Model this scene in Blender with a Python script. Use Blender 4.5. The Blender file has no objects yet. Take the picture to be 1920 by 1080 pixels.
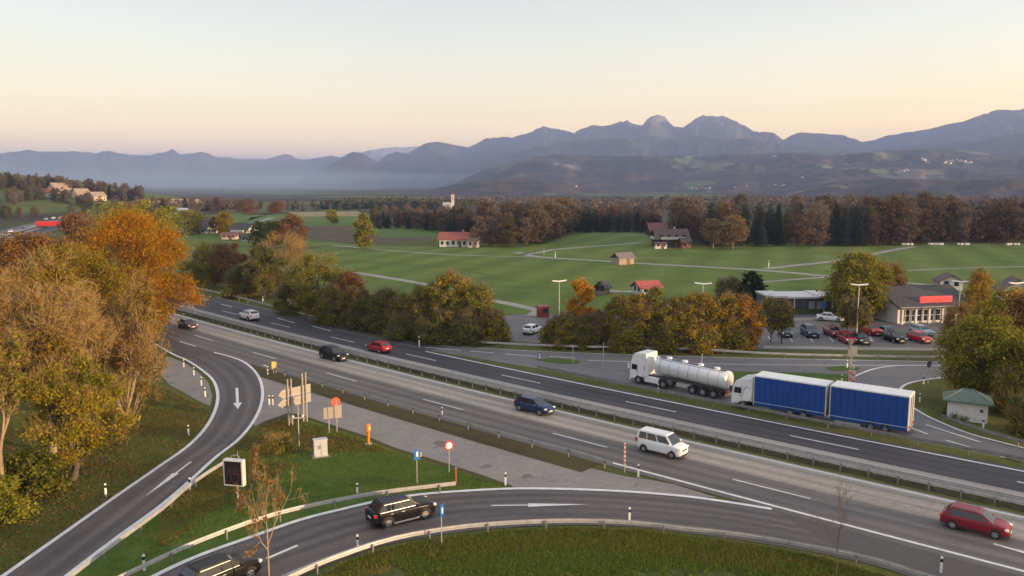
import bpy, bmesh, math, random
import numpy as np
from mathutils import Vector, Matrix

SC = bpy.context.scene
COL = SC.collection
R = math.radians
CAMH, HOR, FPX = 23.5, 345.0, 1493.0
PITCH = math.atan((540 - HOR) / FPX)

# ------------------------------------------------------------ ground shape and photograph-to-ground helper
HILLS = [(-520, 770, 270, 34), (-640, 560, 230, 20)]
def hgt(x, y):
    x = np.asarray(x, float); y = np.asarray(y, float)
    z = np.zeros(np.broadcast(x, y).shape)
    for cx, cy, r, a in HILLS:
        q = np.clip(1 - ((x - cx) ** 2 + (y - cy) ** 2) / (r * r), 0, 1)
        z = z + a * q * q
    return z

def ray(px, py):
    x = (px - 960) / FPX; y = -(py - 540) / FPX
    return np.array((x, math.cos(PITCH) + y * math.sin(PITCH), -math.sin(PITCH) + y * math.cos(PITCH)))

def G(px, py, z=0.0):
    """point of the level z seen at a pixel of the 1920 wide photograph"""
    d = ray(px, py); t = (z - CAMH) / d[2]
    return np.array((d[0] * t, d[1] * t))

def GT(px, py):
    """same on the hilly ground"""
    d = ray(px, py)
    t = 200.0
    while t < 3000:
        if CAMH + d[2] * t <= float(hgt(d[0] * t, d[1] * t)):
            return np.array((d[0] * t, d[1] * t))
        t += 2
    return np.array((d[0] * t, d[1] * t))

def ztop(base, py):
    """height at which the ray of image row py passes over the spot base"""
    t = base[1] / ray(960, py)[1]
    return CAMH + ray(960, py)[2] * t

def wid(base, pw):
    return pw / FPX * math.hypot(base[1], CAMH)

# ------------------------------------------------------------ materials (all procedural)
MATS = {}
def nodes(name):
    m = bpy.data.materials.new(name); m.use_nodes = True
    nt = m.node_tree; nt.nodes.clear()
    out = nt.nodes.new('ShaderNodeOutputMaterial')
    return m, nt, out

def N(nt, t, **kw):
    n = nt.nodes.new(t)
    for k, v in kw.items():
        if k in n.inputs: n.inputs[k].default_value = v
        else: setattr(n, k, v)
    return n

def mixc(nt, fac, a, b, mode='MIX'):
    n = nt.nodes.new('ShaderNodeMix'); n.data_type = 'RGBA'; n.blend_type = mode
    for sock, v in ((0, fac), (6, a), (7, b)):
        if isinstance(v, bpy.types.NodeSocket): nt.links.new(v, n.inputs[sock])
        elif sock == 0: n.inputs[0].default_value = v
        else: n.inputs[sock].default_value = (*v[:3], 1)
    return n.outputs[2]

def ramp(nt, fac, stops, interp='LINEAR'):
    r = nt.nodes.new('ShaderNodeValToRGB'); r.color_ramp.interpolation = interp
    e = r.color_ramp.elements
    while len(e) < len(stops): e.new(0.5)
    for el, (p, c) in zip(e, stops):
        el.position = p; el.color = (*c[:3], 1) if hasattr(c, '__len__') else (c, c, c, 1)
    nt.links.new(fac, r.inputs[0]); return r.outputs[0]

def noise(nt, vec, scale, detail=4, rough=.55, dist=0.0):
    n = N(nt, 'ShaderNodeTexNoise', Scale=scale, Detail=detail, Roughness=rough, Distortion=dist)
    if vec is not None: nt.links.new(vec, n.inputs['Vector'])
    return n.outputs[0]

def objc(nt): return nt.nodes.new('ShaderNodeTexCoord').outputs['Object']
def geop(nt): return nt.nodes.new('ShaderNodeNewGeometry').outputs['Position']
def mapping(nt, vec, scale=(1, 1, 1), rot=(0, 0, 0)):
    m = nt.nodes.new('ShaderNodeMapping'); m.inputs['Scale'].default_value = scale; m.inputs['Rotation'].default_value = rot
    nt.links.new(vec, m.inputs[0]); return m.outputs[0]

def P(name, col, rough=.6, metal=0.0, var=.12, vscale=6.0, coat=0.0, spec=.5, emit=None, bump=0.0):
    """plain material with a little procedural unevenness"""
    key = ('P', name)
    if key in MATS: return MATS[key]
    m, nt, out = nodes(name)
    b = N(nt, 'ShaderNodeBsdfPrincipled', Roughness=rough, Metallic=metal)
    b.inputs['Coat Weight'].default_value = coat; b.inputs['Specular IOR Level'].default_value = spec
    f = noise(nt, objc(nt), vscale, 4)
    lo = tuple(c * (1 - var) for c in col); hi = tuple(min(1, c * (1 + var)) for c in col)
    nt.links.new(ramp(nt, f, [(.3, lo), (.7, hi)]), b.inputs['Base Color'])
    if bump:
        bp = N(nt, 'ShaderNodeBump', Strength=bump, Distance=.05); nt.links.new(f, bp.inputs['Height']); nt.links.new(bp.outputs[0], b.inputs['Normal'])
    if emit:
        b.inputs['Emission Color'].default_value = (*emit[0], 1); b.inputs['Emission Strength'].default_value = emit[1]
    nt.links.new(b.outputs[0], out.inputs[0])
    MATS[key] = m
    return m

def asphalt(name, c1, c2, streak=.5, uv=True, patch=None, joints=0.0, grain=.25):
    key = ('A', name)
    if key in MATS: return MATS[key]
    m, nt, out = nodes(name)
    b = N(nt, 'ShaderNodeBsdfPrincipled', Roughness=.75); b.inputs['Specular IOR Level'].default_value = .35
    pos = geop(nt)
    if uv:
        st = nt.nodes.new('ShaderNodeUVMap').outputs[0]
        s = noise(nt, mapping(nt, st, (1.3, .02, 1)), 1.0, 3)
        s2 = noise(nt, mapping(nt, st, (.5, .06, 1)), 1.0, 4)
    else:
        s = noise(nt, pos, .12, 3); s2 = noise(nt, pos, .5, 4)
    big = noise(nt, pos, .05, 3)
    fine = noise(nt, pos, 2.2, 6, .75)
    f = mixc(nt, streak, big, s, 'MIX')
    f = mixc(nt, .35, f, s2)
    col = ramp(nt, f, [(.36, c1), (.64, c2)])
    if uv:
        wv = N(nt, 'ShaderNodeTexWave', Scale=.19, Distortion=.6); wv.inputs['Detail'].default_value = 2; nt.links.new(mapping(nt, st, (1, .02, 1)), wv.inputs[0])
        col = mixc(nt, .16, col, wv.outputs[0], 'OVERLAY')
    col = mixc(nt, grain, col, ramp(nt, fine, [(.25, (.0, .0, .0)), (.8, (1, 1, 1))]), 'OVERLAY')
    if patch:
        pm = ramp(nt, noise(nt, mapping(nt, pos, (.35, .35, 1)), 1.0, 2), [(.65, 0.0), (.69, .55)], 'LINEAR')
        col = mixc(nt, pm, col, patch)
    if joints and uv:
        sx = N(nt, 'ShaderNodeTexBrick', Scale=1.0); sx.offset = 0; 
        nt.links.new(mapping(nt, st, (1, 1, 1)), sx.inputs['Vector'])
        sx.inputs['Brick Width'].default_value = 3.9; sx.inputs['Row Height'].default_value = 5.0
        sx.inputs['Mortar Size'].default_value = .05; sx.inputs['Color1'].default_value = (1, 1, 1, 1); sx.inputs['Color2'].default_value = (.86, .86, .86, 1)
        sx.inputs['Mortar'].default_value = (.45, .45, .45, 1)
        col = mixc(nt, joints, col, sx.outputs[0], 'MULTIPLY')
    nt.links.new(col, b.inputs['Base Color'])
    bp = N(nt, 'ShaderNodeBump', Strength=.25, Distance=.02); nt.links.new(fine, bp.inputs['Height']); nt.links.new(bp.outputs[0], b.inputs['Normal'])
    nt.links.new(b.outputs[0], out.inputs[0])
    MATS[key] = m
    return m

def grassmat(name, cols, scale=.03, fine=1.2, rows=None, dry=None):
    key = ('G', name)
    if key in MATS: return MATS[key]
    m, nt, out = nodes(name)
    b = N(nt, 'ShaderNodeBsdfPrincipled', Roughness=.95); b.inputs['Specular IOR Level'].default_value = .15
    pos = geop(nt)
    a = noise(nt, pos, scale, 5, .6); c = noise(nt, pos, fine, 6, .7); e = noise(nt, pos, scale * 7, 4, .6)
    f = mixc(nt, .45, a, c); f = mixc(nt, .35, f, e)
    k = len(cols)
    col = ramp(nt, f, [(.36 + .28 * i / (k - 1), q) for i, q in enumerate(cols)])
    if rows:
        w = N(nt, 'ShaderNodeTexWave', Scale=rows[1], Distortion=1.5); w.inputs['Detail'].default_value = 2
        nt.links.new(mapping(nt, pos, (1, 1, 1), (0, 0, rows[0])), w.inputs[0])
        col = mixc(nt, rows[2], col, w.outputs[0], 'OVERLAY')
    if dry:
        pm = ramp(nt, noise(nt, pos, dry[1], 4, .6), [(dry[2], 0.0), (dry[2] + .14, 1.0)])
        col = mixc(nt, pm, col, dry[0])
    nt.links.new(col, b.inputs['Base Color'])
    bp = N(nt, 'ShaderNodeBump', Strength=.6, Distance=.25); nt.links.new(c, bp.inputs['Height']); nt.links.new(bp.outputs[0], b.inputs['Normal'])
    nt.links.new(b.outputs[0], out.inputs[0])
    MATS[key] = m
    return m

def leafmat(name, cols, transl=.3, objvar=.25):
    key = ('L', name)
    if key in MATS: return MATS[key]
    m, nt, out = nodes(name)
    g = nt.nodes.new('ShaderNodeNewGeometry'); oi = nt.nodes.new('ShaderNodeObjectInfo')
    k = len(cols)
    at_ = nt.nodes.new('ShaderNodeAttribute'); at_.attribute_name = 'tone'
    col = ramp(nt, at_.outputs['Fac'], [((i + .5) / k, c) for i, c in enumerate(cols)])
    hs = N(nt, 'ShaderNodeHueSaturation')
    mr = N(nt, 'ShaderNodeMapRange'); nt.links.new(oi.outputs['Random'], mr.inputs[0])
    mr.inputs[3].default_value = 1 - objvar; mr.inputs[4].default_value = 1 + objvar
    nt.links.new(mr.outputs[0], hs.inputs['Value']); nt.links.new(col, hs.inputs['Color'])
    d = N(nt, 'ShaderNodeBsdfDiffuse'); t = N(nt, 'ShaderNodeBsdfTranslucent'); mx = N(nt, 'ShaderNodeMixShader')
    mx.inputs[0].default_value = transl
    nt.links.new(hs.outputs[0], d.inputs[0]); nt.links.new(hs.outputs[0], t.inputs[0])
    nt.links.new(d.outputs[0], mx.inputs[1]); nt.links.new(t.outputs[0], mx.inputs[2]); nt.links.new(mx.outputs[0], out.inputs[0])
    MATS[key] = m
    return m

# ------------------------------------------------------------ mesh helpers
def np_mesh(name, V, nq=0, mats=(), Q=None, mi=None, smooth=False, tone=None):
    """mesh from vertex array; Q = (n,4) or (n,3) index array, default consecutive quads"""
    me = bpy.data.meshes.new(name)
    V = np.asarray(V, np.float32).reshape(-1, 3)
    if Q is None: Q = np.arange(len(V), dtype=np.int32).reshape(-1, 4)
    Q = np.asarray(Q, np.int32); n, k = Q.shape
    me.vertices.add(len(V)); me.vertices.foreach_set('co', V.ravel())
    me.loops.add(n * k); me.loops.foreach_set('vertex_index', Q.ravel())
    me.polygons.add(n); me.polygons.foreach_set('loop_start', np.arange(0, n * k, k, dtype=np.int32))
    if mi is not None: me.polygons.foreach_set('material_index', np.asarray(mi, np.int32))
    if smooth: me.polygons.foreach_set('use_smooth', np.ones(n, bool))
    for m in mats: me.materials.append(m)
    me.update(calc_edges=True)
    t = me.attributes.new('tone', 'FLOAT', 'FACE'); t.data.foreach_set('value', np.asarray(np.random.default_rng(n).uniform(0, 1, n) if tone is None else tone, np.float32))
    return me

def link(name, data, parent=None, **props):
    o = bpy.data.objects.new(name, data); COL.objects.link(o)
    if parent is not None: o.parent = parent
    for k, v in props.items(): o[k] = v
    return o

def thing(name, label, cat, loc=(0, 0, 0), rz=0.0, group=None):
    o = bpy.data.objects.new(name, None); COL.objects.link(o)
    o.location = loc; o.rotation_euler = (0, 0, rz)
    o['label'] = label; o['category'] = cat
    if group: o['group'] = group
    return o

def tag(o, label, cat, group=None):
    o['label'] = label; o['category'] = cat
    if group: o['group'] = group
    return o

def copy_tree(o, parent=None):
    c = o.copy(); COL.objects.link(c)
    if parent is not None: c.parent = parent
    for ch in list(o.children): copy_tree(ch, c)
    return c

class MB:
    def __init__(s): s.v = []; s.f = []; s.m = []; s.sm = []
    def add(s, V, F, mi=0, smooth=False):
        b = len(s.v); s.v += [tuple(map(float, q)) for q in V]
        for f in F:
            s.f.append([b + i for i in f]); s.m.append(mi); s.sm.append(smooth)
        return s
    def box(s, c, d, mi=0, rz=0.0, bev=0.0, ry=0.0, rx=0.0):
        x, y, z = d[0] / 2, d[1] / 2, d[2] / 2
        M = Matrix.Translation(c) @ Matrix.Rotation(rz, 4, 'Z') @ Matrix.Rotation(ry, 4, 'Y') @ Matrix.Rotation(rx, 4, 'X')
        if bev:
            bm = bmesh.new(); bmesh.ops.create_cube(bm, size=1, matrix=Matrix.Diagonal((*d, 1)))
            bmesh.ops.bevel(bm, geom=bm.edges[:], offset=min(bev, min(d) * .45), segments=2, affect='EDGES', profile=.6)
            bm.verts.ensure_lookup_table()
            V = [M @ v.co for v in bm.verts]; F = [[v.index for v in f.verts] for f in bm.faces]
            bm.free(); return s.add(V, F, mi)
        V = [M @ Vector(q) for q in ((-x, -y, -z), (x, -y, -z), (x, y, -z), (-x, y, -z), (-x, -y, z), (x, -y, z), (x, y, z), (-x, y, z))]
        return s.add(V, [(0, 3, 2, 1), (4, 5, 6, 7), (0, 1, 5, 4), (1, 2, 6, 5), (2, 3, 7, 6), (3, 0, 4, 7)], mi)
    def cyl(s, p0, p1, r0, r1=None, n=10, mi=0, smooth=True, caps=True):
        r1 = r0 if r1 is None else r1
        p0, p1 = Vector(p0), Vector(p1); d = (p1 - p0).normalized()
        a = d.orthogonal().normalized(); b = d.cross(a)
        V = []
        for p, r in ((p0, r0), (p1, r1)):
            for i in range(n):
                t = 2 * math.pi * i / n; V.append(p + a * (r * math.cos(t)) + b * (r * math.sin(t)))
        s.add(V, [(i, (i + 1) % n, n + (i + 1) % n, n + i) for i in range(n)], mi, smooth)
        if caps: s.add(V, [tuple(range(n))[::-1], tuple(range(n, 2 * n))], mi)
        return s
    def path(s, pts, r, n=6, mi=0):
        for a, b in zip(pts[:-1], pts[1:]): s.cyl(a, b, r, r, n, mi)
        return s
    def prism(s, poly, lo, hi, axis='y', mi=0, smooth=False):
        n = len(poly)
        def pt(q, w): return {'y': (q[0], w, q[1]), 'x': (w, q[0], q[1]), 'z': (q[0], q[1], w)}[axis]
        V = [pt(q, lo) for q in poly] + [pt(q, hi) for q in poly]
        s.add(V, [(i, (i + 1) % n, n + (i + 1) % n, n + i) for i in range(n)], mi, smooth)
        s.add(V, [tuple(range(n))[::-1], tuple(range(n, 2 * n))], mi)
        return s
    def ring(s, sections, mi=0, smooth=True, caps=True):
        k = len(sections[0]); V = [p for sec in sections for p in sec]; F = []
        for i in range(len(sections) - 1):
            for j in range(k):
                a = i * k + j; b = i * k + (j + 1) % k; F.append((a, b, b + k, a + k))
        s.add(V, F, mi, smooth)
        if caps:
            s.add(sections[0], [tuple(range(k))[::-1]], mi); s.add(sections[-1], [tuple(range(k))], mi)
        return s
    def ball(s, c, r, n=10, mi=0, sz=1.0):
        secs = []
        for i in range(n // 2 + 1):
            t = math.pi * i / (n // 2); rr = max(r * math.sin(t), 1e-4)
            secs.append([(c[0] + rr * math.cos(2 * math.pi * j / n), c[1] + rr * math.sin(2 * math.pi * j / n), c[2] - r * sz * math.cos(t)) for j in range(n)])
        return s.ring(secs, mi, True, False)
    def mesh(s, name, mats):
        me = bpy.data.meshes.new(name); me.from_pydata(s.v, [], s.f)
        for m in (mats if isinstance(mats, (list, tuple)) else [mats]): me.materials.append(m)
        me.polygons.foreach_set('material_index', s.m); me.polygons.foreach_set('use_smooth', s.sm)
        bm = bmesh.new(); bm.from_mesh(me); bmesh.ops.recalc_face_normals(bm, faces=bm.faces[:]); bm.to_mesh(me); bm.free()
        me.update(); return me
    def build(s, name, mats, parent=None, **props):
        return link(name, s.mesh(name, mats), parent, **props)

def cr(pts, step=1.0):
    """smooth dense polyline through 2-D points (Catmull-Rom)"""
    p = [np.asarray(q, float) for q in pts]
    p = [2 * p[0] - p[1]] + p + [2 * p[-1] - p[-2]]
    out = []
    for i in range(1, len(p) - 2):
        a, b, c, d = p[i - 1:i + 3]
        n = max(2, int(np.linalg.norm(c - b) / step))
        for k in range(n):
            t = k / n
            out.append(.5 * (2 * b + (c - a) * t + (2 * a - 5 * b + 4 * c - d) * t * t + (3 * b - a - 3 * c + d) * t ** 3))
    out.append(p[-2]); return np.array(out)

def normals(L):
    t = np.gradient(L, axis=0); t /= np.linalg.norm(t, axis=1)[:, None] + 1e-9
    return np.stack([-t[:, 1], t[:, 0]], 1)

def strip(name, A, B, m, z=.02, kind='structure', thick=0.0):
    """ribbon between two polylines of the same length, uv in metres"""
    A = np.asarray(A); B = np.asarray(B); n = len(A)
    V = np.zeros((2 * n, 3)); V[0::2, :2] = A; V[1::2, :2] = B; V[:, 2] = hgt(V[:, 0], V[:, 1]) + z
    i = np.arange(n - 1) * 2
    Q = np.stack([i, i + 1, i + 3, i + 2], 1)
    me = np_mesh(name, V, mats=[m], Q=Q)
    if np.cross(A[1] - A[0], B[0] - A[0]) < 0: me.flip_normals()
    uv = me.uv_layers.new(name='UVMap')
    s = np.concatenate([[0], np.cumsum(np.linalg.norm(np.diff((A + B) / 2, axis=0), axis=1))])
    w = np.linalg.norm(B - A, axis=1)
    U = np.zeros((2 * n, 2)); U[0::2, 1] = s; U[1::2, 1] = s; U[1::2, 0] = w
    li = np.zeros(len(me.loops), np.int32); me.loops.foreach_get('vertex_index', li)
    uv.data.foreach_set('uv', U[li].astype(np.float32).ravel())
    return link(name, me, None, kind=kind)

def ribbon(name, L, w, m, z=.03):
    n = normals(L); return strip(name, L - n * w / 2, L + n * w / 2, m, z)

def patch(name, pts, m, z=.02, smooth=None, kind='structure'):
    L = cr(list(pts) + [pts[0]], smooth)[:-1] if smooth else np.array(pts)
    me = bpy.data.meshes.new(name)
    me.from_pydata([(p[0], p[1], z) for p in L], [], [list(range(len(L)))])
    me.materials.append(m); me.update()
    if me.polygons[0].normal.z < 0: me.flip_normals()
    return link(name, me, None, kind=kind)

def px(*pts): return [G(*p) for p in pts]

# ------------------------------------------------------------ value noise for the hills
def vnoise(x, y, seed=0):
    xi = np.floor(x).astype(np.int64); yi = np.floor(y).astype(np.int64); xf = x - xi; yf = y - yi
    def h(a, b):
        n = (a * 374761393 + b * 668265263 + seed * 1442695041) & 0xffffffff
        n = ((n ^ (n >> 13)) * 1274126177) & 0xffffffff
        return ((n ^ (n >> 16)) & 0xffff) / 65535.0
    u = xf * xf * (3 - 2 * xf); v = yf * yf * (3 - 2 * yf)
    return (h(xi, yi) * (1 - u) + h(xi + 1, yi) * u) * (1 - v) + (h(xi, yi + 1) * (1 - u) + h(xi + 1, yi + 1) * u) * v
def fbm(x, y, seed=0, o=5):
    s = 0; a = .5
    for i in range(o): s = s + a * vnoise(x * 2 ** i, y * 2 ** i, seed + i); a *= .5
    return s
SKY_STRENGTH, SUN_STRENGTH, SUN_COL, EXPO = .15, 2.8, (1, .66, .36), 2.52
HAZE, HAZE_COL = 1.3e-4, (.36, .50, .92)
SKY_MIX = .85
SKY_GAIN = 1.7
MIST = 1.8e-4
# ============================================================ highway frame
HA = R(-42.0); HO = G(826, 757); HD = np.array((math.cos(HA), math.sin(HA))); HN = np.array((-HD[1], HD[0]))
def cu(u): return -.17 + .0004 * (u + 5) ** 2
def hw(u, off): return HO + HD * u + HN * (cu(u) + off)
def hwa(u): return HA + math.atan(.0008 * (u + 5))
_far = cr([hw(-95, 7), hw(-112, 7), (G(0, 449) + hw(-112, 7)) / 2 + np.array((-8, -4)), G(0, 449), G(60, 428), G(105, 417), G(140, 411.5), G(160, 408.5)], 3.0)
_near = np.array([hw(u, 7) for u in np.arange(-95, 100, 1.5)])
REF = np.concatenate([_far[::-1][:-1][:], _near]) if False else np.concatenate([_far[np.linalg.norm(_far - hw(-95, 7), axis=1) > .5][::-1], _near])
REFN = normals(REF)
_k0 = len(REF) - len(_near)
def line(off, u0=-1e9, u1=1e9):
    """polyline along the highway at a sideways offset from the first lane line"""
    i0 = 0 if u0 < -95 and u0 < -1e8 else max(0, _k0 + int(round((u0 + 95) / 1.5)))
    i1 = len(REF) if u1 > 1e8 else min(len(REF), _k0 + int(round((u1 + 95) / 1.5)) + 1)
    return REF[i0:i1] + REFN[i0:i1] * (off - 7)

# ============================================================ materials of the setting
GRASS = grassmat('verge_grass', [(.052, .072, .016), (.080, .10, .022), (.112, .114, .03), (.145, .122, .046)], .04, 1.4, dry=((.085, .062, .026), .09, .56))
ISLE = grassmat('island_grass', [(.042, .080, .013), (.064, .112, .018), (.09, .13, .027), (.125, .12, .04)], .09, 1.6, dry=((.09, .07, .03), .16, .62))
MEADOW = grassmat('meadow_grass', [(.075, .115, .020), (.092, .138, .024), (.115, .155, .032), (.145, .165, .045)], .014, .35, rows=(R(20), .022, .13), dry=((.15, .15, .045), .022, .56))
MEADOW2 = grassmat('far_meadow_grass', [(.075, .12, .022), (.10, .15, .03), (.13, .165, .045)], .012, .4)
BROWN = grassmat('ploughed_field', [(.085, .062, .036), (.115, .085, .05), (.14, .105, .062)], .02, .6, rows=(R(60), .3, .25))
STRAW = grassmat('stubble_field', [(.22, .16, .085), (.28, .21, .12), (.33, .25, .15)], .02, .5, rows=(R(60), .3, .2))
A_DARK = asphalt('dark_asphalt', (.034, .032, .036), (.066, .062, .068), .6)
A_MAIN = asphalt('grey_asphalt', (.100, .087, .079), (.168, .147, .134), .6)
A_RAMP = asphalt('ramp_asphalt', (.072, .060, .058), (.130, .110, .105), .6)
A_SERV = asphalt('service_asphalt', (.125, .118, .12), (.185, .175, .175), .4, uv=False)
A_PARK = asphalt('car_park_asphalt', (.11, .10, .10), (.165, .15, .148), .4, uv=False)
A_OLD = asphalt('old_track_asphalt', (.20, .176, .158), (.285, .252, .228), .4, uv=False, patch=(.06, .055, .052))
CONC = asphalt('concrete_lane', (.25, .213, .18), (.375, .328, .28), .65, joints=.35)
CONC2 = asphalt('grey_concrete_lane', (.21, .19, .175), (.33, .305, .285), .65, joints=.35)
PATHM = asphalt('gravel_path', (.22, .20, .17), (.33, .31, .28), .3, uv=False)
PAINT = P('road_paint', (.66, .65, .64), .6, var=.14, vscale=1.5)
PAINTW = P('worn_road_paint', (.36, .34, .32), .7, var=.3, vscale=1.5)
DIRT = grassmat('earth_strip', [(.06, .045, .024), (.085, .068, .03), (.075, .085, .026)], .12, 2.0)

# ============================================================ ground sheet
def ground():
    rad = np.concatenate([[3], np.geomspace(12, 400, 60), np.arange(410, 1200, 10), np.geomspace(1210, 27000, 60)])
    az = np.concatenate([np.arange(-50, 50.01, .8), np.arange(55, 310, 5)])
    n, k = len(rad), len(az)
    a = np.radians(az)[None, :]; r = rad[:, None]
    X = r * np.sin(a); Y = r * np.cos(a); Z = hgt(X, Y)
    V = np.stack([X, Y, Z], 2).reshape(-1, 3)
    i, j = np.meshgrid(np.arange(n - 1), np.arange(k), indexing='ij'); j2 = (j + 1) % k
    Q = np.stack([i * k + j, (i + 1) * k + j, (i + 1) * k + j2, i * k + j2], 2).reshape(-1, 4)
    me = np_mesh('ground', V, mats=[], Q=Q, smooth=True)
    # ground material: verge grass near by, patchwork of fields and woods farther off
    m, nt, out = nodes('ground_cover'); b = N(nt, 'ShaderNodeBsdfPrincipled', Roughness=.95); b.inputs['Specular IOR Level'].default_value = .15
    pos = geop(nt)
    a_ = noise(nt, pos, .04, 5, .6); c_ = noise(nt, pos, 1.4, 6, .7)
    near = ramp(nt, mixc(nt, .5, a_, c_), [(.36, (.050, .068, .016)), (.48, (.078, .096, .022)), (.58, (.11, .11, .03)), (.66, (.145, .12, .046))])
    vo = N(nt, 'ShaderNodeTexVoronoi', Scale=.0042); nt.links.new(mapping(nt, pos, (1, .6, 1), (0, 0, .6)), vo.inputs['Vector'])
    fld = ramp(nt, vo.outputs['Color'], [(.0, (.075, .12, .022)), (.45, (.09, .145, .03)), (.62, (.13, .10, .06)), (.8, (.20, .16, .09)), (1, (.10, .13, .04))], 'CONSTANT')
    fld = mixc(nt, .3, fld, near)
    wood = ramp(nt, noise(nt, pos, .0022, 5, .55), [(.44, 0.0), (.47, 1.0)])
    fld = mixc(nt, wood, fld, (.045, .036, .024))
    ln = nt.nodes.new('ShaderNodeVectorMath'); ln.operation = 'LENGTH'; nt.links.new(pos, ln.inputs[0])
    mr = N(nt, 'ShaderNodeMapRange'); nt.links.new(ln.outputs['Value'], mr.inputs[0]); mr.inputs[1].default_value = 420; mr.inputs[2].default_value = 640
    col = mixc(nt, mr.outputs[0], near, fld)
    sz = nt.nodes.new('ShaderNodeSeparateXYZ'); nt.links.new(pos, sz.inputs[0]); mz = N(nt, 'ShaderNodeMapRange'); nt.links.new(sz.outputs[2], mz.inputs[0]); mz.inputs[1].default_value = .5; mz.inputs[2].default_value = 3
    col = mixc(nt, mz.outputs[0], col, ramp(nt, mixc(nt, .5, a_, c_), [(.36, (.075, .095, .022)), (.52, (.10, .125, .026)), (.64, (.14, .125, .04))]))
    nt.links.new(col, b.inputs['Base Color'])
    bp = N(nt, 'ShaderNodeBump', Strength=.5, Distance=.2); nt.links.new(c_, bp.inputs['Height']); nt.links.new(bp.outputs[0], b.inputs['Normal'])
    nt.links.new(b.outputs[0], out.inputs[0])
    me.materials.append(m)
    link('ground', me, None, kind='structure')
ground()

# ---------------- fields
patch('meadow', px((318, 470), (420, 452), (600, 452), (700, 461), (830, 464), (960, 464), (1010, 440), (1075, 436), (1240, 436), (1290, 462), (1500, 463), (1700, 460), (1930, 456), (2150, 470), (2150, 640), (1800, 596), (1560, 586), (1450, 590), (1180, 588), (935, 590), (830, 590), (700, 560), (560, 520), (420, 515), (330, 510)), MEADOW, .02)
patch('field', px((545, 424), (700, 424), (830, 430), (830, 446), (690, 459), (600, 449), (520, 440)), BROWN, .03)
patch('field', px((640, 426), (830, 429), (830, 443), (720, 446)), MEADOW2, .04)
patch('field', px((470, 408), (520, 401), (670, 403), (690, 424), (545, 423), (455, 420)), MEADOW2, .03)
patch('field', px((540, 398), (670, 396), (690, 405), (560, 406)), STRAW, .05)
patch('field', px((380, 404), (450, 400), (500, 404), (440, 420), (370, 421)), MEADOW2, .03)
patch('field', px((318, 468), (420, 452), (470, 437), (380, 437), (300, 445)), MEADOW2, .025)

# ---------------- the two carriageways
strip('road', line(-3.9), line(1.9), A_MAIN, .04)
strip('road', line(1.9), line(6.75), CONC, .042)
strip('road', line(8.7), line(11.7), CONC2, .04)
strip('road', line(11.7), line(17.5), A_DARK, .042)
strip('road', line(17.5, -1e9, -22), line(21.2, -1e9, -22), asphalt('exit_asphalt', (.062, .06, .066), (.095, .092, .098), .5), .041)
strip('median', line(6.75), line(7.25), GRASS, .05)
strip('median', line(7.25), line(8.75), grassmat('painted_median_shade', [(.022, .020, .014), (.04, .038, .018), (.06, .062, .022)], .3, 2.0), .055)  # shadow gap under the near rail beam, put into the ground colour

# off-ramp on the near side
RL = px((215, 610), (262, 632), (321, 665), (346, 676), (375, 695), (396, 715), (404, 742), (398, 772), (379, 805), (346, 838), (292, 876), (208, 934), (104, 1007), (0, 1080), (-110, 1160))
RR = px((404, 661), (435, 669), (462, 680), (483, 699), (494, 722), (495, 751), (483, 784), (454, 822), (408, 859), (358, 905), (304, 951), (225, 1009), (133, 1080), (60, 1140))
rl = cr(RL, .8); rr = cr(RR, .8)
def resample(L, n):
    s = np.concatenate([[0], np.cumsum(np.linalg.norm(np.diff(L, axis=0), axis=1))])
    q = np.linspace(0, s[-1], n); return np.stack([np.interp(q, s, L[:, 0]), np.interp(q, s, L[:, 1])], 1)
i4 = np.argmin(np.linalg.norm(rl - G(346, 676), axis=1))
strip('ramp', resample(rl[i4:], 160), resample(rr, 160), A_RAMP, .036)
patch('ramp', list(rl[:i4 + 1]) + px((404, 661)) + [hw(-31, -3.0), hw(-60, -3.0), hw(-95, -3.0), hw(-120, -3)], A_RAMP, .034)
ribbon('ramp_edge_line', rl + normals(rl) * .25, .34, PAINT, .056)
ribbon('ramp_edge_line', rr - normals(rr) * .2, .34, PAINT, .056)
# on-ramp at the bottom
OU = px((200, 1132), (292, 1080), (375, 1042), (479, 1005), (562, 976), (640, 956), (723, 937.5), (807, 926), (932, 918), (1015, 917), (1098, 919), (1182, 923), (1280, 931), (1363, 942), (1447, 955.5))
OLo = px((480, 1130), (540, 1092), (600, 1066), (640, 1050), (707, 1027), (777, 1011), (877, 996), (982, 988), (1082, 985), (1186, 988), (1280, 999), (1405, 1015), (1547, 1040), (1638, 1060), (1738, 1092), (1850, 1130))
ou = cr(OU, .8); ol = cr(OLo, .8)
au = np.concatenate([ou, line(-3.05, 35, 70)[1:]]); 
strip('ramp', resample(ou, 140), resample(ol[:np.argmin(np.linalg.norm(ol - G(1638, 1060), axis=1))], 140), A_RAMP, .033)
patch('ramp', px((1440, 954), (1500, 969), (1567, 985), (1663, 1009), (1920, 1075), (2150, 1135), (2000, 1180), (1850, 1130), (1738, 1092), (1638, 1060), (1547, 1040), (1405, 1015)), A_RAMP, .031)
ribbon('ramp_edge_line', ou, .40, PAINT, .056)
ribbon('ramp_edge_line', ol + normals(ol) * .8, .2, PAINTW, .056)

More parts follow.
